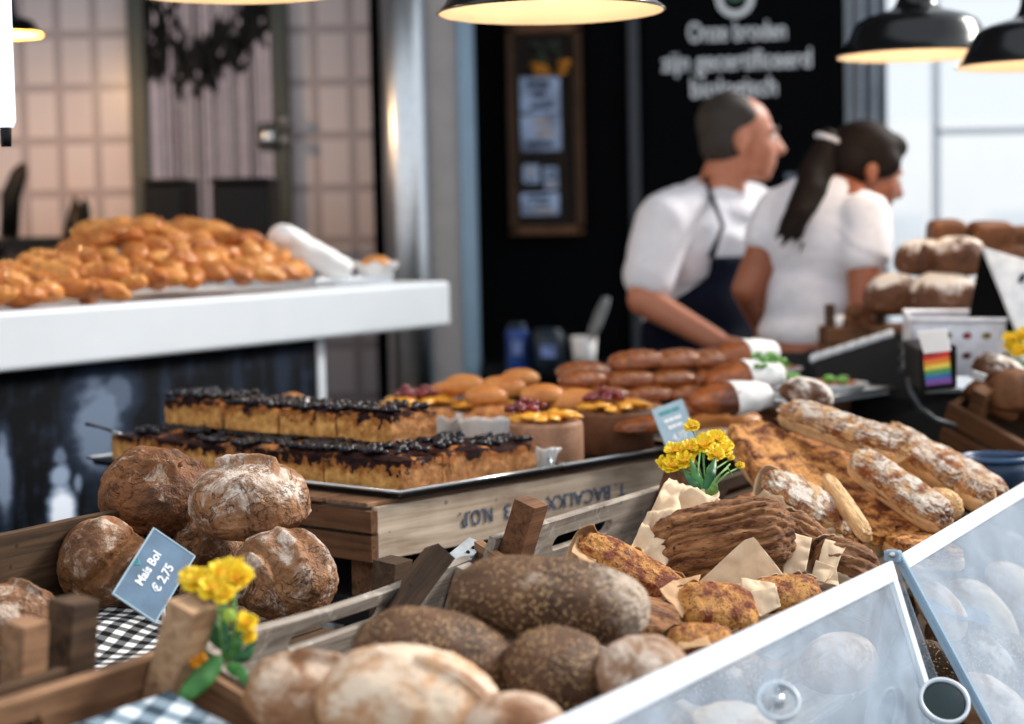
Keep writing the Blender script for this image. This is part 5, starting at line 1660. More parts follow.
bread(806, 398, 3.55, 58, .6, .5, M['rye'], 'small dark loaf under the pale tray behind the topmost stick', ex=(1, .2, -.3), ez=(0, -.3, 1), seed=95, sub=5)


# =================================================================== CLEAR GUARDS AND THE BINS BEHIND THEM
def guard(p_tl, p_tr, down, label, rimw, seed, left_edge=False, right_rim=True):
    """acrylic sheet hanging from a top edge a-b, leaning outwards along down"""
    a, b = V3(p_tl), V3(p_tr); d = V3(down); H_ = d.length
    ex = (b - a).normalized(); ez = ex.cross(-d).normalized()
    if ez.y > 0: ez = -ez
    Mx = MX(a, ex, ez)
    yy = Mx.to_3x3().inverted() @ d
    sg_ = -1 if yy.y < 0 else 1
    W_ = (b - a).length
    e = empty('clear_guard', Mx, label, 'guard')
    obj('sheet', box_mesh((W_, H_, .005), (W_ / 2, sg_ * H_ / 2, 0)), M['acrylic'], e, Mx, .001)
    obj('top_rim', box_mesh((W_, rimw, .009), (W_ / 2, sg_ * rimw / 2, 0)), M['rim'], e, Mx, .002)
    if right_rim: obj('side_rim', box_mesh((rimw * .7, H_, .008), (W_ - rimw * .35, sg_ * H_ / 2, 0)), M['rim'], e, Mx, .002)
    if left_edge: obj('glass_edge', box_mesh((.008, H_, .012), (.004, sg_ * H_ / 2, 0)), M['edge_blue'], e, Mx, .001)
    return e, Mx, W_, H_, sg_


OUT = -VH
g1a, g1b = PZ(478, 756, 1.0), PZ(890, 561, 1.0)
e1, Mx1, W1, H1, sg1 = guard(g1a, g1b, OUT * .085 + V3((0, 0, -.27)), 'nearer clear guard sheet with white rim, lower right foreground', .026, 1)
g2a, g2b = PZ(897, 556, 1.0), PZ(1075, 452, 1.0)
e2, Mx2, W2, H2, sg2 = guard(g2a, g2b, OUT * .15 + V3((0, 0, -.27)), 'farther clear guard sheet with a bluish cut edge, at the right side', .022, 2, True, False)


def bolt(px, py, Mx, e, rr, dark):
    # point on the sheet plane under that pixel
    n_ = Mx.to_3x3() @ V3((0, 0, 1)); o_ = Mx.translation
    d_ = ray(px, py); t = (o_ - CAM).dot(n_) / d_.dot(n_)
    p = CAM + d_ * t; k = mpp(p); R = rr * k
    Mb = MX(p, V3((1, .2, .1)), V3((-.10, -.75, .65)))
    mb = MB(); mb.lathe([(R * .84, .003), (R * .87, .006), (R * .98, .006), (R * 1.0, .003), (R * 1.0, -.003), (R * .84, -.003), (R * .84, .003)], 40); obj('bolt_ring', mb.mesh('r'), M['white'], e, Mb)
    mb = MB(); mb.lathe([(0, .005), (R * .7, .005), (R * .83, .003), (R * .83, -.003), (0, -.003)], 32) if dark else mb.lathe([(0, .012), (R * .2, .011), (R * .3, .004), (R * .3, -.004), (0, -.004)], 24)
    obj('bolt_cap', mb.mesh('c'), plain('dark_teal_cap', (10, 36, 40), .2) if dark else M['steel'], e, Mb)


bolt(944, 702, Mx2, e2, 26, True)
bolt(778, 702, Mx1, e1, 22, False)
p = PZ(893, 556, 1.0)
e = empty('guard_clip', TR(p), 'small clear clip joining the two guard sheets at their top corners', 'clip')
obj('clip_body', box_mesh((.016, .022, .016)), M['edge_blue'], e, MX(p, U, (0, 0, 1)), .003)
mb = MB(); mb.lathe([(0, .004), (.004, .004), (.004, 0), (0, 0)], 16); obj('screw', mb.mesh('s'), M['steel'], e, TR(p + V3((-.004, -.012, .004))) @ Matrix.Rotation(PI / 2, 4, 'X'))
# divider sheet behind the gap
da = PZ(893, 556, .995); Mx = MX(da, VF, U)
dv = empty('clear_divider', Mx, 'clear divider sheet seen in the gap between the two guards', 'divider')
obj('sheet', MB().add([(p - da) for p in (da, da - VH * .10 + V3((0, 0, -.27)), da + VH * .05 + V3((0, 0, -.27)))] + [(p - da) + U * .005 for p in (da, da - VH * .10 + V3((0, 0, -.27)), da + VH * .05 + V3((0, 0, -.27)))], [(0, 1, 2), (5, 4, 3), (0, 3, 4, 1), (1, 4, 5, 2), (2, 5, 3, 0)]).mesh('d', False), M['acrylic'], dv, TR(da))

# breads in the bin behind the farther guard
for i, (px, py, Y, w, wr, mt, lab, ex) in enumerate((
        (978, 622, 3.00, 104, .55, 'white_loaf', 'white floury loaf behind the farther guard, in front of its neighbours', (.6, .2, -.75)),
        (1014, 600, 3.15, 96, .55, 'white_loaf', 'white floury loaf behind the farther guard, at the picture edge', (.6, .3, -.7)),
        (938, 612, 2.86, 74, .6, 'white_loaf', 'small white loaf behind the bluish guard edge', (.6, .2, -.7)),
        (968, 664, 2.90, 120, .5, 'seeded_flour', 'dark dusty loaf under the white ones behind the farther guard', (.7, .2, -.65)),
        (1008, 676, 2.96, 130, .5, 'seeded', 'dark loaf lying lowest behind the farther guard', (.7, .2, -.65)),
        (990, 718, 2.84, 120, .5, 'tan_loaf', 'tan loaf behind the farther guard beside the dark round bolt', (.7, .2, -.65)),
        (936, 662, 2.66, 60, .5, 'seeded', 'brown loaf end seen in the gap between the guards', (.7, .2, -.65)))):
    bread(px, py, Y, w, wr, .45, M[mt], lab, ex=ex, ez=(.2, -.6, .8), seed=120 + i, sub=5, bump=.04)
a_, b_ = PY(905, 575, 2.78), PY(985, 600, 2.98)
sheet('blue_cloth', [PY(905, 572, 2.92), PY(985, 602, 3.05), PY(990, 625, 2.90), PY(925, 612, 2.72)], None, M['cloth_navy'], 5, .004)
tag(bpy.data.objects['blue_cloth'], 'dark blue cloth lying behind the farther guard above the white loaves', 'cloth')


# =================================================================== REAR TABLE AT THE RIGHT
RT = .97
foot = [(.66, 3.78), (1.02, 3.60), (1.75, 4.0), (1.75, 4.18), (.93, 4.12), (.76, 4.0)]
def prism(pts, z0, z1):
    n = len(pts)
    return MB().add([(x, y, z0) for x, y in pts] + [(x, y, z1) for x, y in pts], [tuple(range(n))[::-1], tuple(n + i for i in range(n))] + [(i, (i + 1) % n, n + (i + 1) % n, n + i) for i in range(n)]).mesh('prism', False)
e = empty('rear_cupboard', TR((1.2, 4.1, 0)), 'black cupboard under the till, the white basket and the dark breads', 'cupboard')
obj('body', prism(foot, 0, RT - .03), M['wood_black'], e, None, .004)
obj('top', prism(foot, RT - .03, RT), M['black'], e, None, .004)

# black till / label printer with slanting top, white keys, rainbow sticker
q = lambda px, py, Y: PY(px, py, Y)
A0, A1 = q(812, 362, 4.20), q(926, 326, 4.10)      # back-left / front-right top edge
dv_ = empty('till', TR((q(885, 385, 3.9).x, 3.9, RT)), 'black till with a row of white keys and a rainbow sticker on the right table', 'till')
back = V3((.02, .12, 0))
mb = MB()
tl, tr2, br, bl = A0, A1, q(926, 400, 4.08), q(816, 400, 4.18)
vs = [bl, br, tr2, tl] + [p + back for p in (bl, br, tr2, tl)]
mb.add(vs, [(0, 1, 2, 3), (5, 4, 7, 6), (1, 5, 6, 2), (4, 0, 3, 7), (3, 2, 6, 7), (4, 5, 1, 0)])
obj('body', mb.mesh('till', False), M['plastic_black'], dv_, None, .006)
mb = MB()
vs = [q(815, 440, 4.16), q(966, 446, 4.00), q(966, 392, 4.02), q(812, 398, 4.16)]; vs += [p + back * .9 for p in vs]
mb.add(vs, [(0, 1, 2, 3), (5, 4, 7, 6), (1, 5, 6, 2), (4, 0, 3, 7), (3, 2, 6, 7), (4, 5, 1, 0)])
obj('base', mb.mesh('tb', False), M['plastic_black'], dv_, None, .006)
for i in range(7):
    t = .05 + i * .105
    p = A0.lerp(A1, t) + V3((0, .02, .006))
    obj('key', box_mesh((.026, .03, .012)), M['white'], dv_, MX(p, A1 - A0, (0, -.3, 1)), .003)
# front-right block with card and rainbow
bx = [q(921, 392, 3.70), q(957, 388, 3.66), q(957, 345, 3.66), q(919, 350, 3.70)]
vs = bx + [p + V3((.03, .30, 0)) for p in bx]
obj('customer_block', MB().add(vs, [(0, 1, 2, 3), (5, 4, 7, 6), (1, 5, 6, 2), (4, 0, 3, 7), (3, 2, 6, 7), (4, 5, 1, 0)]).mesh('cb', False), M['plastic_black'], dv_, None, .004)
cdp = [q(917, 332, 3.68), q(946, 329, 3.66), q(951, 351, 3.655), q(924, 354, 3.675)]
obj('white_card', MB().add(cdp + [p + V3((.003, .012, 0)) for p in cdp], [(3, 2, 1, 0), (4, 5, 6, 7), (0, 1, 5, 4), (1, 2, 6, 5), (2, 3, 7, 6), (3, 0, 4, 7)]).mesh('wc', False), M['white_paper'], dv_, None, .001)
rb0, rb1 = (q(923, 356, 3.685), q(949, 351, 3.655)), (q(926, 386, 3.685), q(952, 383, 3.655))
cols = [(214, 52, 48), (240, 138, 50), (244, 214, 90), (86, 160, 96), (60, 110, 180), (130, 80, 160)]
for i, cc in enumerate(cols):
    t0, t1 = i / 6, (i + 1) / 6
    vv = [rb0[0].lerp(rb1[0], t0), rb0[1].lerp(rb1[1], t0), rb0[1].lerp(rb1[1], t1), rb0[0].lerp(rb1[0], t1)]
    vv = vv + [p + V3((.002, .01, 0)) for p in vv]
    obj('rainbow_stripe', MB().add(vv, [(3, 2, 1, 0), (4, 5, 6, 7), (0, 1, 5, 4), (1, 2, 6, 5), (2, 3, 7, 6), (3, 0, 4, 7)]).mesh('rs', False), plain('rainbow_colour', cc, .5, bump=0), dv_)
mb = MB(); mb.tube([q(908, 378, 3.72), q(911, 392, 3.70), q(920, 408, 3.68), q(935, 420, 3.68), q(955, 426, 3.7)], .006, 10)
obj('cable', mb.mesh('cbl'), plain('dark_grey_cable', (40, 44, 48), .5), dv_)
for yy in (345, 358, 370):
    obj('side_key', box_mesh((.03, .01, .012)), plain('grey_key', (60, 64, 70), .5), dv_, TR(q(906, yy, 4.07)), .002)

# white perforated plastic basket
c = q(966, 348, 4.0); k = mpp(c)
bM = MX(q(966, 376, 3.98), (.985, -.06, -.02), (0, -.08, 1))
bs = empty('plastic_basket', bM, 'white perforated plastic basket with dark round holes behind the rainbow sticker', 'basket')
Wb, Hb = 106 * k, 56 * k
# front wall with holes
outer = [V3((-Wb / 2, 0, 0)), V3((Wb / 2, 0, 0)), V3((Wb / 2 * 1.05, 0, Hb)), V3((-Wb / 2 * 1.05, 0, Hb))]
loops = [outer]
for r_ in range(2):
    for cc in range(5):
        cx_, cz_ = (-.36 + .18 * cc) * Wb, (.36 + .36 * r_) * Hb
        loops.append([V3((cx_ + .010 * math.cos(a), 0, cz_ + .0075 * math.sin(a))) for a in [2 * PI * i / 14 for i in range(14)]])
flat = [p for l in loops for p in l]
tri = geometry.tessellate_polygon([[(p.x, p.z, 0) for p in l] for l in loops]); N_ = len(flat)
vs = flat + [p + V3((0, .004, 0)) for p in flat]; fsx = []
for t in tri: fsx += [tuple(t), tuple(N_ + i for i in t[::-1])]
off = 0
for l in loops:
    for i in range(len(l)): a_, b_ = off + i, off + (i + 1) % len(l); fsx.append((a_, N_ + a_, N_ + b_, b_))
    off += len(l)
mb = MB().add(vs, fsx); mb.box((0, .14, Hb / 2), (Wb, .004, Hb)); mb.box((-Wb / 2, .07, Hb / 2), (.004, .14, Hb)); mb.box((Wb / 2, .07, Hb / 2), (.004, .14, Hb)); mb.box((0, .07, .002), (Wb, .14, .004))
me = mb.mesh('bk', False); bm_ = bmesh.new(); bm_.from_mesh(me); bmesh.ops.recalc_face_normals(bm_, faces=bm_.faces); bm_.to_mesh(me); bm_.free()
obj('basket_body', me, plain('white_plastic', (228, 228, 236), .4, bump=0), bs, bM)
mb = MB(); mb.tube([(-Wb / 2 * 1.05, 0, Hb), (Wb / 2 * 1.05, 0, Hb), (Wb / 2, .14, Hb), (-Wb / 2, .14, Hb), (-Wb / 2 * 1.05, 0, Hb)], .006, 10); obj('rim', mb.mesh('rm'), plain('white_plastic_rim', (232, 232, 240), .4, bump=0), bs, bM)
for r_ in range(2):
    for i in range(5):
        fc_ = ((150, 34, 40), (176, 150, 40), (110, 28, 30), (150, 34, 40), (120, 130, 50))[(i + 3 * r_) % 5]
        o = obj('fruit', loaf_mesh(.034, .034, .036, 400 + i + 9 * r_, 3, 2, .02, .004, .95), plain('fruit_skin', fc_, .35), None, bM @ TR(((-.36 + .18 * i) * Wb, .024, (.36 + .36 * r_) * Hb)))
        tag(o, 'small round fruit showing through hole %d of the %s row of the white basket' % (i + 1, ('lower', 'upper')[r_]), 'fruit', 'fruits in the white basket')

# bread pile on the right: dark loaves dusted white
def pilebread(px, py, Y, w, wr, hr, mt, label, seed, ex=(1, .1, 0), **kw):
    return bread(px, py, Y, w, wr, hr, M[mt], label, ex=ex, ez=kw.get('ez', (0, -.1, 1)), seed=seed, sub=5, bump=.05, sq=kw.get('sq', 2.4), scores=kw.get('scores', ()), name='dark_bread', group=None)


rk = empty('bread_rack', TR((q(945, 330, 4.35).x, 4.4, RT)), 'dark slatted rack carrying the dusted dark loaves at the right', 'rack')
Ls = q(868, 322, 4.35); zs = Ls.z - .004
for j in range(4): rbox('slat', (q(950, 322, 4.35).x + .05, 4.21 + .06 * j, zs - .01), (.50, .05, .016), M['wood_brown'], rk)
for sx_ in (-.20, .22): rbox('end_board', (q(950, 322, 4.35).x + .05 + sx_, 4.30, (zs - .018) / 2), (.02, .2, zs - .018), M['wood_brown'], rk)
pilebread(893, 302, 4.30, 58, .8, .72, 'rye', 'dark loaf at the left end of the lowest row of the right bread pile', 201)
pilebread(942, 302, 4.27, 78, .7, .56, 'rye', 'broad dark loaf with heavy flour in the lowest row of the right bread pile', 202)
pilebread(992, 304, 4.30, 64, .7, .62, 'rye', 'dark loaf at the right end of the lowest row of the right bread pile', 203)
pilebread(922, 264, 4.33, 54, .8, .66, 'rye', 'dark loaf at the left of the middle row of the right bread pile', 204, sq=2.8)
pilebread(957, 264, 4.30, 62, .75, .64, 'rye', 'dark loaf with a white floury cap in the middle row of the right bread pile', 205)
pilebread(1008, 268, 4.36, 60, .75, .66, 'rye_cut', 'brown loaf behind the white sign in the right bread pile', 206)
pilebread(946, 240, 4.36, 36, .8, .80, 'rye_cut', 'cut square bread block at the left of the top row of the right bread pile', 207, sq=6, ez=(.15, -.2, 1))
pilebread(991, 242, 4.36, 44, .8, .66, 'rye_cut', 'cut square bread block in the middle of the top row of the right bread pile', 208, sq=6, ez=(-.08, -.2, 1))
pilebread(1028, 245, 4.38, 40, .8, .70, 'rye_cut', 'cut square bread block at the right end of the right bread pile top', 209, sq=6)

# white price board on a dark wedge
wp = [q(984, 248, 4.02), q(1010, 262, 3.98), q(1044, 352, 3.86), q(1020, 336, 3.90)]
sgn = empty('sign_board', TR(q(1015, 340, 3.9)), 'white sign board leaning steeply at the right edge, its dark side towards the bread', 'sign')
vv = wp + [p + V3((-.004, .012, 0)) for p in wp]
CUBEF = [(3, 2, 1, 0), (4, 5, 6, 7), (0, 1, 5, 4), (1, 2, 6, 5), (2, 3, 7, 6), (3, 0, 4, 7)]
mwp = [q(984, 247, 4.02), q(1034, 262, 3.96), q(1062, 345, 3.86), q(1019, 334, 3.90)]
vv = mwp + [p + V3((-.004, .012, 0)) for p in mwp]
obj('board', MB().add(vv, CUBEF).mesh('sb', False), plain('white_board', (236, 240, 244), .4, bump=0), sgn, None, .001)
sd = [q(981, 250, 4.05), q(1017, 334, 3.93), q(1000, 338, 4.0), q(968, 320, 4.10)]
vv = sd + [p + V3((.02, .03, 0)) for p in sd]
obj('side_panel', MB().add(vv, CUBEF).mesh('sp', False), M['black'], sgn, None, .001)
mb = MB(); mb.ball((0, 0, 0), (.007, .002, .012), 3); obj('print', mb.mesh('pr'), M['teal_dark'], sgn, MX(q(1022, 278, 3.945), mwp[1] - mwp[0], mwp[0] - mwp[3]))

# low wooden crate with rolls in front of the woman
wc = empty('wooden_crate', TR((q(855, 345, 4.15).x, 4.36, 0)), 'small dark wooden crate of brown rolls in front of the woman', 'crate')
for px in (830, 880):
    p = q(px, 326, 4.34); rbox('corner_post', (p.x, p.y, p.z), (.022, .022, .10), M['wood_dark'], wc)
p = q(855, 338, 4.32); rbox('front_board', (p.x, 4.32, p.z), (.13, .012, .05), M['wood_brown'], wc)
rbox('back_board', (p.x, 4.43, p.z), (.13, .012, .05), M['wood_brown'], wc)
rbox('bottom_board', (p.x, 4.375, p.z - .028), (.13, .12, .008), M['wood_brown'], wc)
for sx_ in (-.06, .06): rbox('foot', (p.x + sx_, 4.375, (p.z - .032) / 2), (.02, .10, p.z - .032), M['wood_dark'], wc)
for i, (px, py) in enumerate(((846, 326), (866, 322), (858, 314))):
    bread(px, py, 4.375, 26, .8, .7, M['rye_cut'], ('left', 'right', 'topmost')[i] + ' brown roll in the small crate in front of the woman', name='roll', cat='roll', seed=220 + i, sub=4)
e = empty('paper_cup', TR(q(838, 330, 4.34)), 'small white paper cup on the crate corner in front of the woman', 'cup')
mb = MB(); mb.lathe([(0, 0), (.010, 0), (.014, .034), (.0125, .034), (.009, .002), (0, .002)], 20); obj('cup', mb.mesh('c'), M['white_paper'], e, TR(q(838, 330, 4.34)))

# tilted dark crate with dark breads, right edge
p0, p1 = q(945, 420, 3.80), q(1050, 478, 3.66)
CMx = MX(p0, p1 - p0, (.05, -.5, .86))
L_ = (p1 - p0).length
tc_ = empty('wooden_crate', CMx, 'tilted dark wooden crate of dark breads at the right edge behind the guard', 'crate')
nv = CMx.to_3x3() @ V3((0, 0, 1))
for j in range(2): obj('front_board', board_mesh(L_, .045, .012, None, 70 + j), M['wood_brown'], tc_, CMx @ TR((0, 0, -.062 + j * .062)), .002)
obj('back_board', board_mesh(L_, .10, .012, None, 75), M['wood_brown'], tc_, CMx @ TR((0, .20, -.06)), .002)
R90 = Matrix.Rotation(PI / 2, 4, 'Z')
for x in (.006, L_ - .006): obj('side_board', board_mesh(.2, .10, .012, None, 77), M['wood_brown'], tc_, CMx @ TR((x, 0, -.06)) @ R90, .002)
obj('bottom_board', box_mesh((L_, .2, .008), (L_ / 2, .1, -.064)), M['wood_dark'], tc_, CMx, .001)
obj('corner_post', board_mesh(.03, .15, .03, None, 79), M['wood_brown'], tc_, CMx @ TR((.035, .03, -.06)), .002)
pilebread(1000, 378, 3.82, 62, .7, .5, 'rye', 'dark bread dusted white lying in the tilted crate under the yellow flowers', 231, ex=(.85, .1, -.4))
pilebread(1018, 398, 3.78, 70, .7, .6, 'rye_cut', 'brown bread in the tilted crate at the picture edge', 232)
pilebread(990, 404, 3.80, 60, .6, .5, 'rye_cut', 'dark bread lying low in the tilted crate', 233, ex=(.8, .1, -.5))
mb = MB(); mb.ball((0, 0, 0), (.016, .004, .010), 3)
tag(obj('paper_tag', box_mesh((.03, .003, .02)), M['white_paper'], None, MX(q(978, 376, 3.71), (.9, 0, -.3), (0, -.6, .8)), .001), 'small white paper tag lying on the bread in the tilted crate', 'tag')
bouquet('yellow flowers at the right edge above the tilted crate', (1016, 378, 3.84),
        [(1012, 340, 3.88, 10, 'yellow'), (1024, 336, 3.88, 10, 'yellow'), (1018, 352, 3.86, 9, 'yellow'), (1028, 350, 3.86, 9, 'yellow'), (1008, 348, 3.87, 6, 'yellow')],
        [([(1016, 378, 3.84), (1010, 366, 3.85), (1006, 356, 3.86)], 5, 'green'), ([(1016, 378, 3.84), (1022, 368, 3.85), (1028, 360, 3.86)], 5, 'green')])
# grey box and blue thing in the gap below the till
c = q(893, 456, 3.62); 
e = empty('card_box', TR(q(893, 470, 3.62)), 'flat grey box in the dark gap below the till', 'box')
gM = MX(PZ(893, 462, RT + .027), (.9, .25, -.05), (0, 0, 1))
rbox('box_body', (0, .06, 0), (.11, .14, .05), M['grey_box'], e, gM); rbox('box_lid', (0, .06, .03), (.115, .145, .012), plain('pale_grey_lid', (150, 156, 158), .5), e, gM)

e = empty('blue_tub', TR(q(995, 478, 3.4)), 'dark blue tub in the gap below the tilted crate', 'tub')
mb = MB(); mb.lathe([(0, 0), (.05, 0), (.06, .05), (.055, .05), (.045, .006), (0, .006)], 32); obj('tub_body', mb.mesh('t'), plain('dark_blue_plastic', (24, 52, 84), .4), e, TR(q(995, 486, 3.4)))
mb = MB(); mb.lathe([(.056, .048), (.064, .048), (.064, .056), (.056, .056), (.056, .048)], 32); obj('tub_rim', mb.mesh('t'), plain('blue_plastic_rim', (44, 78, 116), .4), e, TR(q(995, 486, 3.4)))


# =================================================================== PEOPLE
def fuse(name, prims, mat, parent, vox=.009, smooth=6, wrinkle=0, seed=0):
    """one continuous surface out of tapered limbs and ellipsoids"""
    mb = MB()
    for p in prims:
        if p[0] == 'c':       # tapered limb
            _, a, ra, b, rb = p
            a, b = V3(a), V3(b); n_ = 10; pts = []; rs = []
            d = (b - a); L_ = max(d.length, 1e-5); d /= L_
            for i in range(5):
                t = math.sin(i / 4 * PI / 2); pts.append(a - d * ra * (1 - t) * .98); rs.append(max(ra * math.sqrt(max(0, 1 - (1 - t) ** 2)), ra * .08))
            for i in range(1, 8): t = i / 8; pts.append(a.lerp(b, t)); rs.append(ra + (rb - ra) * t)
            for i in range(5):
                t = math.sin((4 - i) / 4 * PI / 2); pts.append(b + d * rb * (1 - t) * .98); rs.append(max(rb * math.sqrt(max(0, 1 - (1 - t) ** 2)), rb * .08))
            mb.tube(pts, rs, 18)
        else:                 # ellipsoid: centre, radii, frame
            _, c, r, Mr = p
            mb.ball(c, r, 3, Mr)
    me = mb.mesh(name)
    t = bpy.data.objects.new('tmp', me); COL.objects.link(t)
    r_ = t.modifiers.new('r', 'REMESH'); r_.mode = 'VOXEL'; r_.voxel_size = vox
    s_ = t.modifiers.new('s', 'SMOOTH'); s_.factor = .5; s_.iterations = smooth
    bpy.context.view_layer.update()
    dg = bpy.context.evaluated_depsgraph_get()
    me2 = bpy.data.meshes.new_from_object(t.evaluated_get(dg))
    bpy.data.objects.remove(t)
    if wrinkle:
        for v in me2.vertices:
            v.co += v.normal * wrinkle * (noise.noise(v.co * 14 + V3((seed, 0, 0))) + .8 * noise.noise(V3((v.co.x * 6, v.co.y * 6, v.co.z * 34 + 4 * noise.noise(v.co * 5)))))
    me2.polygons.foreach_set('use_smooth', [True] * len(me2.polygons))
    me2.materials.clear()
    return obj(name, me2, mat, parent)


def frame3(l, f):
    l = V3(l).normalized(); f = V3(f); f = (f - l * f.dot(l)).normalized(); u_ = l.cross(f) if l.cross(f).z > 0 else f.cross(l)
    Mr = Matrix.Identity(3)
    for i in range(3): Mr[i][0] = l[i]; Mr[i][1] = f[i]; Mr[i][2] = u_[i]
    return Mr.to_4x4()


def hand(wrist, direction, palm_n, R=1.0, curl=.5):
    """palm, four unequal bent fingers and a side thumb"""
    d = V3(direction).normalized(); n_ = V3(palm_n); n_ = (n_ - d * n_.dot(d)).normalized(); s_ = d.cross(n_)
    w = V3(wrist); pr = []
    pc_ = w + d * .05 * R
    Mr = Matrix.Identity(3)
    for i in range(3): Mr[i][0] = d[i]; Mr[i][1] = s_[i]; Mr[i][2] = n_[i]
    pr.append(('e', pc_, (.052 * R, .040 * R, .017 * R), Mr.to_4x4()))
    for i, (o_, l_) in enumerate(((-.028, .066), (-.009, .076), (.010, .072), (.028, .056))):
        a = pc_ + d * .038 * R + s_ * o_ * R
        b = a + (d + n_ * -curl * .5).normalized() * l_ * .5 * R + s_ * o_ * .15
        c_ = b + (d * .7 - n_ * curl * 1.4).normalized() * l_ * .5 * R
        pr += [('c', a, .0095 * R, b, .0088 * R), ('c', b, .0088 * R, c_, .0072 * R)]
    a = w + d * .02 * R - s_ * .03 * R; b = a - s_ * .028 * R + d * .025 * R; c_ = b + d * .03 * R - n_ * .012
    pr += [('c', a, .013 * R, b, .011 * R), ('c', b, .011 * R, c_, .008 * R)]
    return pr


J = lambda px, py, Y: PY(px, py, Y + .13)
# ---- man: torso turned to the right and a little to us, head in profile looking right
L_m = V3((.586, .81, 0)); F_m = V3((.81, -.586, 0))
TMn = frame3(L_m, F_m)
man = empty('person', TR((J(700, 400, 4.92).x, 4.92, 0)), 'person in white T-shirt and dark navy apron, short greying hair, looking to the right', 'person')
ch = J(704, 246, 4.93); be_l = J(697, 316, 4.93); pe = J(695, 385, 4.93)
shR = J(664, 222, 4.78); shL = J(750, 212, 5.08); nb_ = J(716, 196, 4.94)
elR = J(643, 300, 4.70); wrR = J(716, 341, 4.60)
elL = J(772, 296, 5.08); wrL = J(768, 345, 4.88)
hc = J(737, 137, 4.93); k = mpp(hc)
hx = V3((.98, .12, -.05)).normalized(); hy = V3((-.12, .98, 0)); Hd = Matrix.Identity(3)
hz = hx.cross(hy)
for i in range(3): Hd[i][0] = hx[i]; Hd[i][1] = hy[i]; Hd[i][2] = hz[i]
Hd = Hd.to_4x4()


def H_(x, y, z, c=None, s=1.0):
    return (c or hc) + hx * x * s + hy * y * s + hz * z * s


def head_prims(H, Hm, big=1.0):
    e_ = lambda x, y, z, r: ('e', H(x, y, z), tuple(q * big for q in r), Hm)
    return [e_(-.005, 0, .025, (.098, .077, .088)), e_(.045, 0, -.03, (.060, .064, .085)), e_(.035, 0, -.075, (.056, .056, .042)),
            e_(.072, 0, -.098, (.026, .030, .020)),                              # chin
            e_(.088, 0, .018, (.018, .046, .014)),                               # brow
            ('c', H(.098, 0, .008), .011 * big, H(.122, 0, -.032), .015 * big), e_(.108, .014, -.036, (.014, .010, .010)), e_(.108, -.014, -.036, (.014, .010, .010)),
            e_(.097, 0, -.062, (.014, .026, .008)), e_(.094, 0, -.076, (.014, .022, .008)),   # lips
            e_(.060, .045, -.03, (.030, .018, .026)), e_(.060, -.045, -.03, (.030, .018, .026)),  # cheeks
            e_(-.008, -.079, -.018, (.020, .010, .034)), e_(-.008, .079, -.018, (.020, .010, .034)),  # ears
            e_(-.002, -.082, -.040, (.012, .009, .014)), e_(-.002, .082, -.040, (.012, .009, .014))]


pr = head_prims(H_, Hd)
pr += [('c', H_(-.02, 0, -.07), .058, nb_ + V3((0, 0, -.01)), .064), ('c', nb_, .066, shR + V3((.02, 0, .0)), .062), ('c', nb_, .066, shL, .062),
       ('e', ch, (.185, .118, .17), TMn), ('e', be_l, (.165, .125, .16), TMn), ('e', pe, (.17, .125, .13), TMn),
       ('e', shR, (.066, .066, .066), TMn), ('e', shL, (.066, .066, .066), TMn),
       ('c', shR, .056, elR, .042), ('c', elR, .042, wrR, .029), ('c', shL, .056, elL, .042), ('c', elL, .042, wrL, .029)]
pr += hand(wrR, V3((.9, -.25, -.2)), (0, .3, 1), 1.0, .4) + hand(wrL, V3((.3, -.9, -.2)), (0, .2, 1), 1.0, .4)
hipR = pe - L_m * .09; hipL = pe + L_m * .09
for hp in (hipR, hipL):
    kn = V3((hp.x, hp.y, .50)) + F_m * .02; an = V3((hp.x, hp.y, .09))
    pr += [('c', hp, .088, kn, .060), ('c', kn, .058, an, .042), ('c', an + V3((0, 0, -.045)), .04, an + F_m * .15 + V3((0, 0, -.055)), .034)]
fuse('body', pr, M['skin'], man, .0085, 5)
sh_ = [('e', ch, (.197, .130, .182), TMn), ('e', be_l, (.178, .138, .16), TMn), ('e', pe + V3((0, 0, .04)), (.178, .134, .11), TMn), ('c', nb_ + V3((0, 0, -.016)), .074, shR, .078), ('c', nb_ + V3((0, 0, -.016)), .074, shL, .078),
       ('c', shR, .078, shR.lerp(elR, .72), .068), ('c', shL, .078, shL.lerp(elL, .72), .068),
       ('e', nb_ + V3((0, 0, -.055)) + F_m * .02, (.115, .10, .055), TMn), ('c', nb_ + V3((0, 0, -.06)), .085, ch + F_m * .03, .12)]
fuse('t_shirt', sh_, M['tshirt'], man, .009, 5, .006, 3)
tr_p = [('e', pe + V3((0, 0, -.03)), (.182, .138, .12), TMn)]
for hp in (hipR, hipL):
    kn = V3((hp.x, hp.y, .50)) + F_m * .02; an = V3((hp.x, hp.y, .10))
    tr_p += [('c', hp, .098, kn, .072), ('c', kn, .072, an, .058)]
fuse('trousers', tr_p, M['trousers'], man, .012, 4, .004)
for hp in (hipR, hipL):
    an = V3((hp.x, hp.y, .045)); fuse('shoe', [('c', an, .045, an + F_m * .17 + V3((0, 0, -.005)), .040)], M['plastic_black'], man, .01, 3)
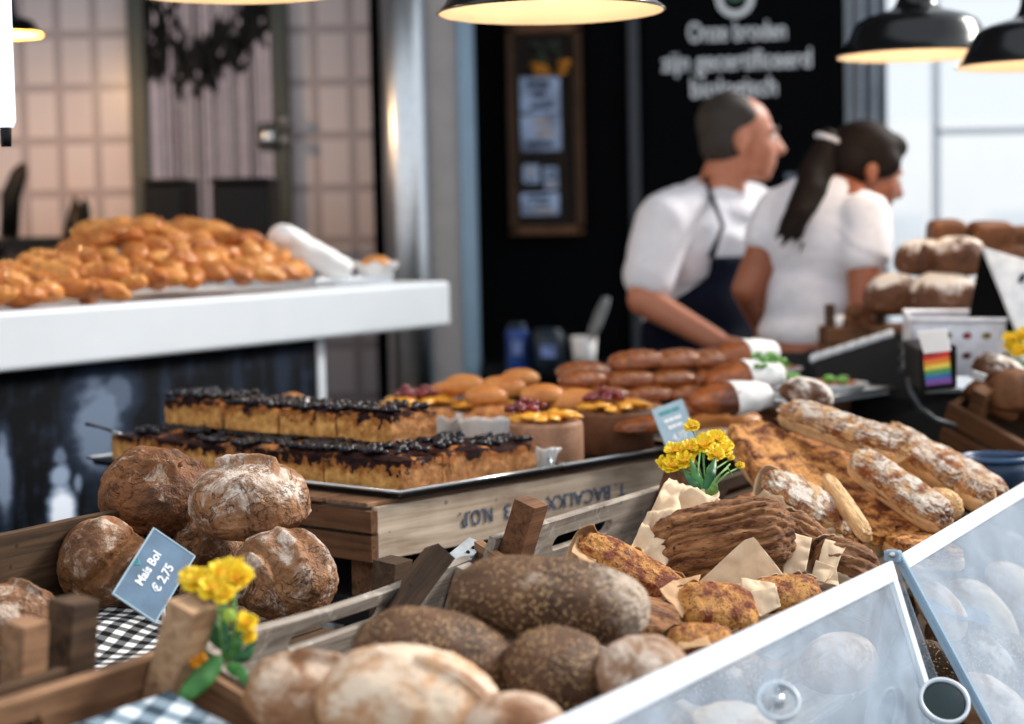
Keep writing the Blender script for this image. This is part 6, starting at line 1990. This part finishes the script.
# hair: short, greying, high forehead
e_ = lambda x, y, z, r: ('e', H_(x, y, z), r, Hd)
fuse('hair', [e_(-.026, 0, .034, (.086, .083, .090)), e_(-.040, 0, -.015, (.060, .078, .070)), e_(-.005, -.05, .05, (.045, .034, .04)), e_(-.005, .05, .05, (.045, .034, .04)), e_(-.02, 0, .08, (.06, .05, .04))], M['hair_grey'], man, .007, 3, .003)
for s_ in (-1, 1):
    mb = MB(); mb.ball(H_(.086, s_ * .032, .0), .012, 3); ey = obj('eye', mb.mesh('eye'), plain('eye_white', (225, 222, 218), .2, bump=0), man)
    mb = MB(); mb.ball(H_(.0955, s_ * .032, .0), .0048, 2); obj('pupil', mb.mesh('p'), M['black'], ey)
    mb = MB(); mb.tube([H_(.088, s_ * .052, .020), H_(.098, s_ * .032, .026), H_(.100, s_ * .014, .022)], [.004, .006, .004], 8); obj('eyebrow', mb.mesh('eb'), M['hair_grey'], man)
# apron: bib and skirt wrapped over the shirt, neck strap
def torso_c(z):
    zs_ = [pe.z - .3, pe.z, be_l.z, ch.z, ch.z + .25]; cs = [pe, pe, be_l, ch, ch + (nb_ - ch) * .3]
    for i in range(4):
        if z <= zs_[i + 1]: t = max(0, (z - zs_[i]) / (zs_[i + 1] - zs_[i])); c = cs[i].lerp(cs[i + 1], t); return V3((c.x, c.y, z))
    return V3((cs[-1].x, cs[-1].y, z))
ztop = J(742, 256, 4.84).z; zbot = .62
def apf(s, t):
    z = ztop + (zbot - ztop) * t
    wrap = math.radians(46) + math.radians(64) * min(1, max(0, (t - .06) / .16)) ** 1.2
    a = (s - .5) * 2 * wrap
    c = torso_c(z)
    bulge = .012 * noise.noise(V3((s * 6, t * 9, 1)))
    rl, rf = .198 + bulge, .152 + bulge
    if z > ch.z + .05: rf = .152 - (z - ch.z - .05) * .25; rl = .198
    return c + F_m * (math.cos(a) * rf) + L_m * (math.sin(a) * rl)
ap = obj('apron', grid_mesh('apron', apf, 40, 44, .004), M['navy'], man)
nl = lambda p: p
strapR = [apf(0.0, 0.0), J(723, 226, 4.73), J(713, 200, 4.79), J(706, 180, 4.87), J(714, 176, 4.98), J(736, 186, 5.04), J(748, 215, 5.0), apf(1.0, 0.0)]
mb = MB(); mb.tube(strapR, .011, 10, flat=.5); obj('neck_strap', mb.mesh('ns'), M['navy'], ap)

# ---- woman: back towards us, head bent to the right
F_w = V3((.55, .83, 0)).normalized(); L_w = V3((-F_w.y, F_w.x, 0))
TW = frame3(L_w, F_w)
J = lambda px, py, Y: PY(px, py, Y + .04)
Yw = 4.52
wom = empty('person', TR((J(815, 400, Yw).x, Yw, 0)), 'person in white T-shirt seen from behind with a dark ponytail, head bent right', 'person')
ch = J(818, 240, Yw); wa = J(811, 300, Yw); pe = J(812, 362, Yw)
shL_ = J(779, 212, Yw + .05); shR_ = J(866, 214, Yw - .10); nbw = J(836, 192, Yw + .02)
elL_ = J(746, 290, Yw - .02); wrL_ = J(768, 338, Yw + .14); elR_ = J(864, 312, Yw - .17); wrR_ = J(874, 348, Yw + .02)
hcw = J(864, 168, Yw + .05)
hx = V3((.90, .25, -.36)).normalized(); hy = V3((-.27, .96, 0)); hy = (hy - hx * hy.dot(hx)).normalized(); hz = hx.cross(hy)
Hw = Matrix.Identity(3)
for i in range(3): Hw[i][0] = hx[i]; Hw[i][1] = hy[i]; Hw[i][2] = hz[i]
Hw = Hw.to_4x4()
S_ = .90
HW = lambda x, y, z: H_(x, y, z, hcw, S_)
pr = head_prims(HW, Hw, S_)
pr += [('c', HW(-.02, 0, -.07), .046, nbw + V3((0, 0, -.01)), .052), ('c', nbw, .052, shL_, .046), ('c', nbw, .052, shR_, .046),
       ('e', ch, (.150, .098, .15), TW), ('e', wa, (.125, .092, .13), TW), ('e', pe, (.155, .115, .12), TW),
       ('e', shL_, (.05, .05, .05), TW), ('e', shR_, (.05, .05, .05), TW),
       ('c', shL_, .044, elL_, .036), ('c', elL_, .035, wrL_, .024), ('c', shR_, .046, elR_, .038), ('c', elR_, .036, wrR_, .024)]
pr += hand(wrL_, V3((.4, .8, -.3)), (0, -.3, 1), .9, .4) + hand(wrR_, V3((.5, .8, -.2)), (0, -.3, 1), .9, .4)
for sg in (-1, 1):
    hp = pe + L_w * .08 * sg; kn = V3((hp.x, hp.y, .48)); an = V3((hp.x, hp.y, .085))
    pr += [('c', hp, .085, kn, .055), ('c', kn, .053, an, .038), ('c', an + V3((0, 0, -.045)), .036, an + F_w * .14 + V3((0, 0, -.052)), .032)]
fuse('body', pr, M['skin_w'], wom, .008, 5)
fuse('t_shirt', [('e', ch, (.160, .108, .16), TW), ('e', wa, (.128, .100, .14), TW), ('e', J(811, 330, Yw), (.138, .108, .075), TW), ('c', nbw + V3((0, 0, -.03)), .056, shL_, .056), ('c', nbw + V3((0, 0, -.03)), .056, shR_, .056),
     ('c', shL_, .060, shL_.lerp(elL_, .36), .058), ('c', shR_, .060, shR_.lerp(elR_, .42), .060)], M['tshirt'], wom, .008, 5, .005, 9)
tp_ = [('e', pe + V3((0, 0, -.02)), (.165, .124, .125), TW)]
for sg in (-1, 1):
    hp = pe + L_w * .08 * sg; kn = V3((hp.x, hp.y, .48)); an = V3((hp.x, hp.y, .095))
    tp_ += [('c', hp, .094, kn, .066), ('c', kn, .066, an, .054)]
fuse('trousers', tp_, M['trousers'], wom, .012, 4, .004)
for sg in (-1, 1):
    an = V3((pe.x, pe.y, .042)) + L_w * .08 * sg; fuse('shoe', [('c', an, .042, an + F_w * .16 + V3((0, 0, -.004)), .038)], M['plastic_black'], wom, .01, 3)
e_ = lambda x, y, z, r: ('e', HW(x, y, z), tuple(q * S_ for q in r), Hw)
fuse('hair', [e_(-.012, 0, .038, (.102, .087, .092)), e_(-.05, 0, .0, (.068, .082, .075)), e_(.045, 0, .082, (.052, .060, .036)), e_(.02, -.07, .02, (.05, .02, .04)), e_(-.115, 0, .03, (.035, .03, .03))], M['hair_dark'], wom, .007, 3, .003)
pt_ = [HW(-.125, 0, .035), J(820, 165, Yw + .0), J(810, 192, Yw - .06), J(798, 215, Yw - .10), J(787, 238, Yw - .12)]
pp_ = []
rads = [.028, .040, .042, .030, .010]
for i in range(4): pp_.append(('c', pt_[i], rads[i], pt_[i + 1], rads[i + 1]))
for i in range(9):
    rr = random.Random(i); o_ = V3((rr.uniform(-.035, .035), rr.uniform(-.02, .02), rr.uniform(-.02, .02)))
    pp_.append(('c', pt_[2] + o_, .012, pt_[4] + o_ * .9 + V3((0, 0, rr.uniform(-.03, .05))), .004))
fuse('ponytail', pp_, M['hair_dark'], wom, .006, 2, .004)
mb = MB(); mb.lathe([(.030, -.008), (.036, 0), (.030, .008), (.024, 0), (.030, -.008)], 24, MX(pt_[0], V3((0, 1, 0)), pt_[1] - pt_[0])); obj('hair_tie', mb.mesh('ht'), plain('pale_hair_tie', (200, 196, 200), .6), wom)
for s_ in (-1, 1):
    mb = MB(); mb.ball(HW(.086, s_ * .032, .0), .011, 3); ey = obj('eye', mb.mesh('eye'), plain('eye_white', (225, 222, 218), .2, bump=0), wom)
    mb = MB(); mb.ball(HW(.0955, s_ * .032, .0), .0045, 2); obj('pupil', mb.mesh('p'), M['black'], ey)
mb = MB()
mb.tube([nbw + V3((-.045, -.02, .012)), nbw + V3((0, -.058, .008)), nbw + V3((.045, -.035, .0))], .012, 10); obj('collar', mb.mesh('cl'), M['black'], wom)

# =================================================================== LIGHT
w = bpy.data.worlds.new('sky'); SC.world = w; w.use_nodes = True
bg = w.node_tree.nodes['Background']
bg.inputs[0].default_value = (.86, .93, 1.0, 1); bg.inputs[1].default_value = .85
sd_ = bpy.data.lights.new('sun', 'SUN'); sd_.energy = 3.7; sd_.angle = math.radians(14); sd_.color = (1, .96, .9)
so_ = bpy.data.objects.new('sun', sd_); COL.objects.link(so_)
dirs = V3((.80, .42, .62)).normalized()
so_.rotation_euler = dirs.to_track_quat('Z', 'Y').to_euler()
vs_ = SC.view_settings
vs_.view_transform = 'Standard'; vs_.look = 'None'; vs_.gamma = 1; vs_.use_curve_mapping = False; vs_.exposure = 0.34
SC.cycles.max_bounces = 6
SC.cycles.transparent_max_bounces = 16
SC.cycles.caustics_reflective = False; SC.cycles.caustics_refractive = False
SC.cycles.use_denoising = True
